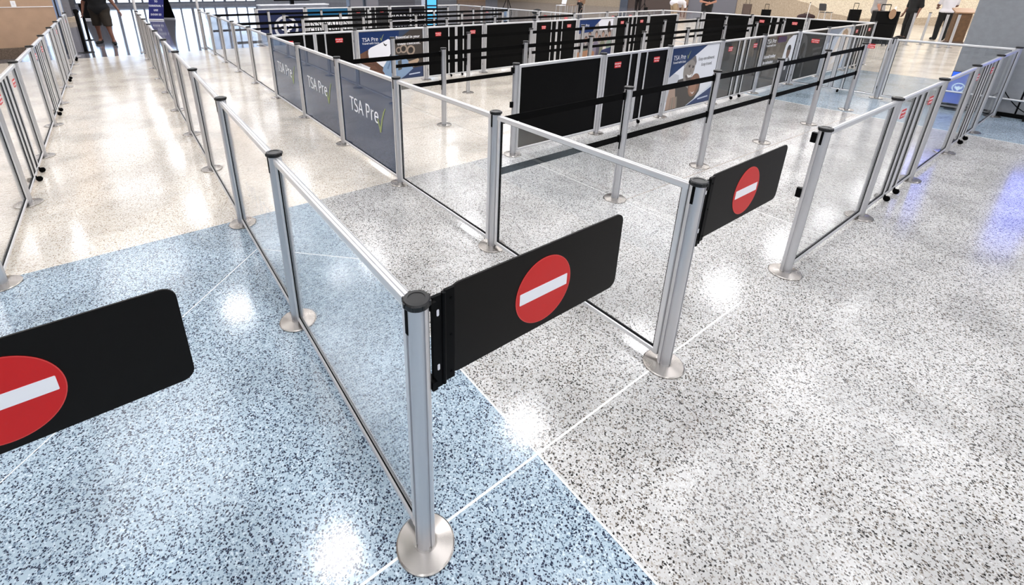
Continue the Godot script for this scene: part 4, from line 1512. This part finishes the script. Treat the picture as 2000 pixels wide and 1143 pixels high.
# ============================================================ people
# a smooth union of tapered capsules [a, b, radius at a, radius at b], meshed as surface nets
func field(bones: Array, cell: float, k: float, lo_y := -1e9, hi_y := 1e9, arrays = null) -> Array:
	var lo := Vector3.ONE * 1e9
	var hi := -lo
	for b in bones:
		var r: float = maxf(b[2], b[3])
		for e in [b[0], b[1]]:
			lo = lo.min(e - Vector3.ONE * r)
			hi = hi.max(e + Vector3.ONE * r)
	lo -= Vector3.ONE * cell * 2.5
	hi += Vector3.ONE * cell * 2.5
	var nx := int((hi.x - lo.x) / cell) + 2
	var ny := int((hi.y - lo.y) / cell) + 2
	var nz := int((hi.z - lo.z) / cell) + 2
	var d := PackedFloat32Array()
	d.resize(nx * ny * nz)
	d.fill(1.0)
	for b in bones:
		var a: Vector3 = b[0]
		var ab: Vector3 = b[1] - a
		var l2 := maxf(ab.length_squared(), 1e-9)
		var ra: float = b[2]
		var dr: float = b[3] - ra
		var m: float = maxf(b[2], b[3]) + k + cell * 2.0
		var c0: Vector3 = (a.min(b[1]) - Vector3.ONE * m - lo) / cell
		var c1: Vector3 = (a.max(b[1]) + Vector3.ONE * m - lo) / cell
		for z in range(maxi(0, int(c0.z)), mini(nz, int(c1.z) + 2)):
			for y in range(maxi(0, int(c0.y)), mini(ny, int(c1.y) + 2)):
				var at := (z * ny + y) * nx
				for x in range(maxi(0, int(c0.x)), mini(nx, int(c1.x) + 2)):
					var p := lo + Vector3(x, y, z) * cell - a
					var t := clampf(p.dot(ab) / l2, 0.0, 1.0)
					var n := (p - ab * t).length() - ra - dr * t
					var o := d[at + x]
					var h := maxf(k - absf(o - n), 0.0) / k
					d[at + x] = minf(o, n) - h * h * k * 0.25
	if lo_y > -1e8 or hi_y < 1e8:
		for z in nz:
			for y in ny:
				var wy := lo.y + y * cell
				var cut := maxf(lo_y - wy, wy - hi_y)
				if cut > -cell * 2:
					for x in nx:
						var i := (z * ny + y) * nx + x
						d[i] = maxf(d[i], cut)
	var V := PackedVector3Array()
	var I := PackedInt32Array()
	var F := PackedInt32Array()
	if arrays != null:
		V = arrays[0]
		F = arrays[1]
	I.resize(nx * ny * nz)
	I.fill(-1)
	var sy := nx
	var sz := nx * ny
	var offs := [0, 1, sy, sy + 1, sz, sz + 1, sz + sy, sz + sy + 1]
	var edges := [[0, 1], [2, 3], [4, 5], [6, 7], [0, 2], [1, 3], [4, 6], [5, 7], [0, 4], [1, 5], [2, 6], [3, 7]]
	for z in nz - 1:
		for y in ny - 1:
			for x in nx - 1:
				var i := z * sz + y * sy + x
				var neg := 0
				for o in offs:
					if d[i + o] < 0.0:
						neg += 1
				if neg == 0 or neg == 8:
					continue
				var sum := Vector3.ZERO
				var cnt := 0
				for e in edges:
					var u: float = d[i + offs[e[0]]]
					var w: float = d[i + offs[e[1]]]
					if (u < 0.0) != (w < 0.0):
						var t := u / (u - w)
						var pa := Vector3(e[0] & 1, (e[0] >> 1) & 1, e[0] >> 2)
						var pb := Vector3(e[1] & 1, (e[1] >> 1) & 1, e[1] >> 2)
						sum += pa.lerp(pb, t)
						cnt += 1
				I[i] = V.size()
				V.append(lo + (Vector3(x, y, z) + sum / cnt) * cell)
	for z in range(1, nz - 1):
		for y in range(1, ny - 1):
			for x in range(1, nx - 1):
				var i := z * sz + y * sy + x
				var s0 := d[i] < 0.0
				for ax in 3:
					var step: int = [1, sy, sz][ax]
					if (d[i + step] < 0.0) == s0:
						continue
					var p: int = [sy, sz, 1][ax]
					var r: int = [sz, 1, sy][ax]
					var a := I[i - p - r]
					var b := I[i - r]
					var c := I[i]
					var e := I[i - p]
					if a < 0 or b < 0 or c < 0 or e < 0:
						continue
					if s0:
						F.append_array(PackedInt32Array([a, c, b, a, e, c]))
					else:
						F.append_array(PackedInt32Array([a, b, c, a, c, e]))
	return [V, F]


func skin_mesh(vf: Array) -> ArrayMesh:
	var V: PackedVector3Array = vf[0]
	var F: PackedInt32Array = vf[1]
	var N := PackedVector3Array()
	N.resize(V.size())
	for i in range(0, F.size(), 3):
		var n := (V[F[i + 2]] - V[F[i]]).cross(V[F[i + 1]] - V[F[i]])
		for j in 3:
			N[F[i + j]] += n
	for i in N.size():
		N[i] = N[i].normalized()
	var a := []
	a.resize(Mesh.ARRAY_MAX)
	a[Mesh.ARRAY_VERTEX] = V
	a[Mesh.ARRAY_NORMAL] = N
	a[Mesh.ARRAY_INDEX] = F
	var m := ArrayMesh.new()
	m.add_surface_from_arrays(Mesh.PRIMITIVE_TRIANGLES, a)
	return m


# five fingers on a palm that hangs along dir; out is the side the thumb is on, down the palm's own face
func hand(vf: Array, wrist: Vector3, dir: Vector3, thumb: Vector3, curl := 0.5) -> Array:
	dir = dir.normalized()
	thumb = (thumb - dir * thumb.dot(dir)).normalized()
	var face := dir.cross(thumb)
	var b := []
	for i in 4:
		var root := wrist + dir * 0.085 + thumb * (0.027 - 0.018 * i)
		b.append([wrist + thumb * (0.016 - 0.010 * i), root, 0.013, 0.0105])
		var l: float = [0.040, 0.045, 0.042, 0.033][i]
		var d1 := (dir + face * curl * 0.5).normalized()
		var d2 := (dir + face * curl * 1.6).normalized()
		b.append([root, root + d1 * l, 0.0088, 0.0080])
		b.append([root + d1 * l, root + d1 * l + d2 * l * 0.9, 0.0080, 0.0068])
	var t0 := wrist + dir * 0.028 + thumb * 0.022
	var t1 := t0 + (dir * 0.6 + thumb * 0.7 + face * 0.2).normalized() * 0.038
	b.append([wrist + dir * 0.015, t0, 0.013, 0.012])
	b.append([t0, t1, 0.0115, 0.0095])
	b.append([t1, t1 + (dir * 0.9 + thumb * 0.25 + face * 0.3).normalized() * 0.03, 0.0095, 0.0075])
	b.append([wrist - dir * 0.04, wrist + dir * 0.01, 0.025, 0.022])
	return field(b, 0.006, 0.008, -1e9, 1e9, vf)


func person(label: String, at: Vector3, turn: float, pose: Dictionary, look: Dictionary) -> void:
	var J := {
		"pelvis": Vector3(0, 0.95, 0), "waist": Vector3(0, 1.10, 0.0), "chest": Vector3(0, 1.30, 0.0), "neck": Vector3(0, 1.47, 0.0), "head": Vector3(0, 1.62, 0.02),
		"hip_l": Vector3(0.09, 0.91, 0), "hip_r": Vector3(-0.09, 0.91, 0), "knee_l": Vector3(0.105, 0.49, 0.02), "knee_r": Vector3(-0.105, 0.49, 0.02),
		"ankle_l": Vector3(0.11, 0.085, -0.02), "ankle_r": Vector3(-0.11, 0.085, -0.02), "toe_l": Vector3(0.13, 0.035, 0.15), "toe_r": Vector3(-0.13, 0.035, 0.15),
		"sh_l": Vector3(0.175, 1.40, 0), "sh_r": Vector3(-0.175, 1.40, 0), "elbow_l": Vector3(0.225, 1.12, -0.03), "elbow_r": Vector3(-0.225, 1.12, -0.03),
		"wrist_l": Vector3(0.245, 0.88, 0.05), "wrist_r": Vector3(-0.245, 0.88, 0.05),
	}
	for k in pose:
		J[k] = pose[k]
	var w: float = look.get("girth", 1.0)
	var t := thing("person", label, "person", at, turn)
	var up: Vector3 = (J.head - J.neck).normalized()
	var ahead: Vector3 = (Vector3(0, 0, 1) - up * up.z).normalized() if absf(up.z) < 0.95 else Vector3(0, -1, 0)
	var acr := up.cross(ahead)
	var torso := [[J.pelvis + Vector3(0.06, 0, 0), J.pelvis - Vector3(0.06, 0, 0), 0.125 * w, 0.125 * w], [J.pelvis, J.waist, 0.125 * w, 0.115 * w], [J.waist + Vector3(0.03, 0, 0), J.chest + Vector3(0.06, 0, 0), 0.11 * w, 0.115 * w], [J.waist - Vector3(0.03, 0, 0), J.chest - Vector3(0.06, 0, 0), 0.11 * w, 0.115 * w], [J.sh_l, J.sh_r, 0.062, 0.062], [J.chest, J.neck, 0.10, 0.055]]
	var body := torso.duplicate()
	body.append([J.neck, J.head, 0.055, 0.06])
	var legs := []
	var arms_up := []
	for s in ["_l", "_r"]:
		legs.append([J["hip" + s], J["knee" + s], 0.088 * w, 0.058])
		legs.append([J["knee" + s], J["ankle" + s], 0.056, 0.038])
		arms_up.append([J["sh" + s], J["elbow" + s], 0.052, 0.041])
		body.append([J["elbow" + s], J["wrist" + s], 0.041, 0.027])
		body.append([J["ankle" + s], J["toe" + s], 0.04, 0.03])
	body.append_array(legs)
	body.append_array(arms_up)
	var vf := field(body, 0.017, 0.035)
	# head on a grid of its own: skull, jaw, brow, nose, lips, ears
	var H: Vector3 = J.head
	var hd := [[H + up * 0.035 - ahead * 0.015, H + up * 0.03 + ahead * 0.015, 0.080, 0.076], [H - up * 0.02 + ahead * 0.02, H - up * 0.065 + ahead * 0.045, 0.060, 0.040], [H - up * 0.10, H - up * 0.02, 0.052, 0.055], [H + up * 0.005 + ahead * 0.085, H - up * 0.028 + ahead * 0.105, 0.009, 0.015], [H - up * 0.058 + ahead * 0.075 + acr * 0.018, H - up * 0.058 + ahead * 0.075 - acr * 0.018, 0.011, 0.011]]
	for s in [-1.0, 1.0]:
		hd.append([H + acr * s * 0.076 + up * 0.012, H + acr * s * 0.080 - up * 0.022, 0.014, 0.010])
		hd.append([H + acr * s * 0.045 + up * 0.028 + ahead * 0.072, H + acr * s * 0.012 + up * 0.026 + ahead * 0.082, 0.010, 0.010])
	vf = field(hd, 0.009, 0.018, -1e9, 1e9, vf)
	for s in ["_l", "_r"]:
		var fdir: Vector3 = J["wrist" + s] - J["elbow" + s]
		var dd: Vector3 = pose.get("point" + s, fdir)
		vf = hand(vf, J["wrist" + s] + fdir.normalized() * 0.01, dd, pose.get("thumb" + s, Vector3(0, 0, 1) if absf(fdir.normalized().z) < 0.8 else Vector3(0, 1, 0)), pose.get("curl", 0.5))
	mi("body", skin_mesh(vf), look.skin, t)
	# clothes follow the same bones a little farther out
	var grow := func(list: Array, by: float) -> Array:
		var o := []
		for b in list:
			o.append([b[0], b[1], b[2] + by, b[3] + by])
		return o
	var shirt: Array = grow.call(torso, 0.016)
	for k in 2:
		var b: Array = arms_up[k]
		var sl: float = look.get("sleeve", 0.7)
		shirt.append([b[0], b[0].lerp(b[1], minf(sl, 1.0)), 0.068, 0.064])
		if sl > 1.0:
			var s: String = ["_l", "_r"][k]
			shirt.append([J["elbow" + s], J["elbow" + s].lerp(J["wrist" + s], sl - 1.0), 0.058, 0.045])
	var hem: float = look.get("hem", 0.86)
	if look.has("bent"):
		mi("shirt", skin_mesh(field(shirt, 0.016, 0.03)), look.top, t)
	else:
		mi("shirt", skin_mesh(field(shirt, 0.016, 0.03, hem)), look.top, t)
	var pants := [[J.pelvis + Vector3(0.065, -0.01, 0), J.pelvis - Vector3(0.065, 0.01, 0), 0.134 * w, 0.134 * w]]
	var cutoff: float = look.get("shorts", -1.0)
	for s in ["_l", "_r"]:
		pants.append([J["hip" + s], J["knee" + s], 0.103 * w, 0.080 if cutoff < 0 else 0.105])
		if cutoff < 0:
			pants.append([J["knee" + s], J["ankle" + s], 0.078, 0.066])
	mi("shorts" if cutoff > 0 else "trousers", skin_mesh(field(pants, 0.016, 0.02, cutoff if cutoff > 0 else 0.045, J.pelvis.y + 0.09)), look.bottom, t)
	for s in ["_l", "_r"]:
		var an: Vector3 = J["ankle" + s]
		var to: Vector3 = J["toe" + s]
		var fl := Vector3(to.x - an.x, 0, to.z - an.z).normalized()
		mi("shoe", skin_mesh(field([[Vector3(an.x, 0.05, an.z) - fl * 0.03, to + Vector3(0, 0.012, 0), 0.046, 0.04], [an, an - Vector3(0, 0.03, 0), 0.05, 0.05], [to, to + fl * 0.045, 0.042, 0.034]], 0.012, 0.02, 0.0)), look.shoe, t)
	var hr := [[H + up * 0.055 - ahead * 0.03, H + up * 0.05 + ahead * 0.01, 0.082, 0.076], [H + up * 0.01 - ahead * 0.05, H - up * 0.04 - ahead * 0.045, 0.062, 0.045]]
	if look.get("long_hair", false):
		hr.append([H - ahead * 0.06, H - up * 0.22 - ahead * 0.07, 0.075, 0.06])
	mi("hair", skin_mesh(field(hr, 0.011, 0.02)), look.hair, t)
	var ey := stool()
	for s in [-1.0, 1.0]:
		ball(ey, H + acr * s * 0.031 + up * 0.008 + ahead * 0.078, Vector3.ONE * 0.011, 8)
	mi("eyes", done(ey), M.ink, t)


func people() -> void:
	var skin := mat(Color(0.47, 0.31, 0.24), 0.55)
	var skin2 := mat(Color(0.68, 0.48, 0.39), 0.55)
	var skin3 := mat(Color(0.40, 0.25, 0.18), 0.55)
	var dark := mat(Color(0.025, 0.025, 0.03), 0.8)
	var navy := mat(Color(0.02, 0.022, 0.035), 0.85)
	var olive := mat(Color(0.15, 0.12, 0.08), 0.85)
	var white := mat(Color(0.84, 0.83, 0.85), 0.8)
	var grey := mat(Color(0.60, 0.58, 0.57), 0.85)
	var grey2 := mat(Color(0.38, 0.36, 0.34), 0.85)
	var brown := mat(Color(0.10, 0.06, 0.045), 0.85)
	var beige := mat(Color(0.60, 0.52, 0.42), 0.85)
	var hair := mat(Color(0.05, 0.035, 0.03), 0.7)
	# walking away from the doors, arms held off the body
	person("person in dark t-shirt and olive shorts walking past the black belt post, top left", q(11.75, -1.55), deg_to_rad(-16.0), {
		"ankle_l": Vector3(0.23, 0.085, 0.20), "knee_l": Vector3(0.17, 0.49, 0.16), "toe_l": Vector3(0.29, 0.035, 0.36), "ankle_r": Vector3(-0.20, 0.10, -0.22), "knee_r": Vector3(-0.15, 0.48, -0.06), "toe_r": Vector3(-0.24, 0.035, -0.06),
		"elbow_l": Vector3(0.33, 1.14, -0.02), "wrist_l": Vector3(0.46, 0.91, 0.05), "elbow_r": Vector3(-0.33, 1.12, -0.02), "wrist_r": Vector3(-0.37, 0.87, 0.05)}, {"skin": skin, "top": navy, "bottom": olive, "shoe": dark, "hair": hair, "shorts": 0.50, "girth": 1.4, "hem": 0.80})
	# seated, one leg crossed over the other
	person("seated person in black trousers with crossed legs, beside the low brown table", q(14.25, 15.45), deg_to_rad(-60.0), {
		"pelvis": Vector3(0, 0.56, 0), "waist": Vector3(0, 0.72, -0.02), "chest": Vector3(0, 0.92, -0.04), "neck": Vector3(0, 1.09, -0.03), "head": Vector3(0, 1.24, 0.0), "sh_l": Vector3(0.17, 1.02, -0.03), "sh_r": Vector3(-0.17, 1.02, -0.03),
		"hip_l": Vector3(0.09, 0.54, 0.02), "hip_r": Vector3(-0.09, 0.54, 0.02), "knee_l": Vector3(0.08, 0.52, 0.45), "knee_r": Vector3(0.02, 0.64, 0.45), "ankle_l": Vector3(0.06, 0.09, 0.48), "ankle_r": Vector3(0.22, 0.30, 0.62), "toe_l": Vector3(0.07, 0.04, 0.64), "toe_r": Vector3(0.27, 0.22, 0.74),
		"elbow_l": Vector3(0.22, 0.78, 0.08), "wrist_l": Vector3(0.08, 0.72, 0.28), "elbow_r": Vector3(-0.22, 0.78, 0.08), "wrist_r": Vector3(-0.04, 0.74, 0.30)}, {"skin": skin2, "top": mat(Color(0.45, 0.12, 0.13), 0.8), "bottom": dark, "shoe": dark, "hair": hair, "hem": 0.5})
	person("standing person in dark brown trousers by the brown wall, seen below the waist", q(12.8, 17.6), deg_to_rad(-70.0), {"wrist_l": Vector3(0.20, 0.95, 0.20), "wrist_r": Vector3(-0.22, 0.92, 0.14)}, {"skin": skin2, "top": grey, "bottom": brown, "shoe": brown, "hair": hair})
	# bent double, reaching for the floor
	person("person in white shirt bending over with both arms reaching down", q(8.9, 14.25), deg_to_rad(65.0), {
		"pelvis": Vector3(0, 0.92, -0.16), "waist": Vector3(0, 0.99, -0.02), "chest": Vector3(0, 0.97, 0.20), "neck": Vector3(0, 0.88, 0.36), "head": Vector3(0, 0.80, 0.48), "sh_l": Vector3(0.17, 0.92, 0.28), "sh_r": Vector3(-0.17, 0.92, 0.28),
		"hip_l": Vector3(0.09, 0.88, -0.15), "hip_r": Vector3(-0.09, 0.88, -0.15), "knee_l": Vector3(0.105, 0.48, -0.06), "knee_r": Vector3(-0.105, 0.48, -0.06), "ankle_l": Vector3(0.11, 0.085, -0.14), "ankle_r": Vector3(-0.11, 0.085, -0.14), "toe_l": Vector3(0.13, 0.035, 0.03), "toe_r": Vector3(-0.13, 0.035, 0.03),
		"elbow_l": Vector3(0.19, 0.66, 0.36), "elbow_r": Vector3(-0.19, 0.66, 0.36), "wrist_l": Vector3(0.14, 0.42, 0.38), "wrist_r": Vector3(-0.14, 0.42, 0.38)}, {"skin": skin3, "top": white, "bottom": beige, "shoe": brown, "hair": hair, "bent": true})
	# arms folded in front
	person("person in black with bare forearms folded across the waist", q(7.0, 12.75), deg_to_rad(-50.0), {
		"elbow_l": Vector3(0.27, 1.10, 0.02), "elbow_r": Vector3(-0.27, 1.10, 0.02), "wrist_l": Vector3(0.02, 1.02, 0.20), "wrist_r": Vector3(-0.05, 1.06, 0.23), "thumb_l": Vector3(0, 1, 0), "thumb_r": Vector3(0, 1, 0)}, {"skin": skin2, "top": dark, "bottom": dark, "shoe": dark, "hair": hair, "girth": 1.15})
	person("person in grey t-shirt and grey trousers standing beside the tagged suitcase", q(3.52, 14.8), deg_to_rad(20.0), {"wrist_l": Vector3(0.27, 0.84, 0.08), "elbow_l": Vector3(0.25, 1.10, 0.0)}, {"skin": skin2, "top": grey, "bottom": grey2, "shoe": dark, "hair": hair, "girth": 1.4})
	person("person dressed all in black standing among the loose belt posts", q(2.9, 15.2), deg_to_rad(-120.0), {"ankle_l": Vector3(0.10, 0.085, 0.10), "toe_l": Vector3(0.12, 0.035, 0.27), "knee_l": Vector3(0.10, 0.49, 0.08)}, {"skin": skin, "top": dark, "bottom": dark, "shoe": dark, "hair": hair, "sleeve": 1.2})
	# at the podium
	person("person in white shirt and black trousers leaning an arm on the wooden podium", q(2.32, 15.55), deg_to_rad(120.0), {
		"elbow_l": Vector3(0.24, 1.16, 0.10), "wrist_l": Vector3(0.16, 1.09, 0.34), "elbow_r": Vector3(-0.24, 1.15, 0.10), "wrist_r": Vector3(-0.14, 1.09, 0.36), "thumb_l": Vector3(-1, 0, 0), "thumb_r": Vector3(1, 0, 0)}, {"skin": skin3, "top": white, "bottom": dark, "shoe": dark, "hair": hair, "hem": 0.92, "girth": 1.05})
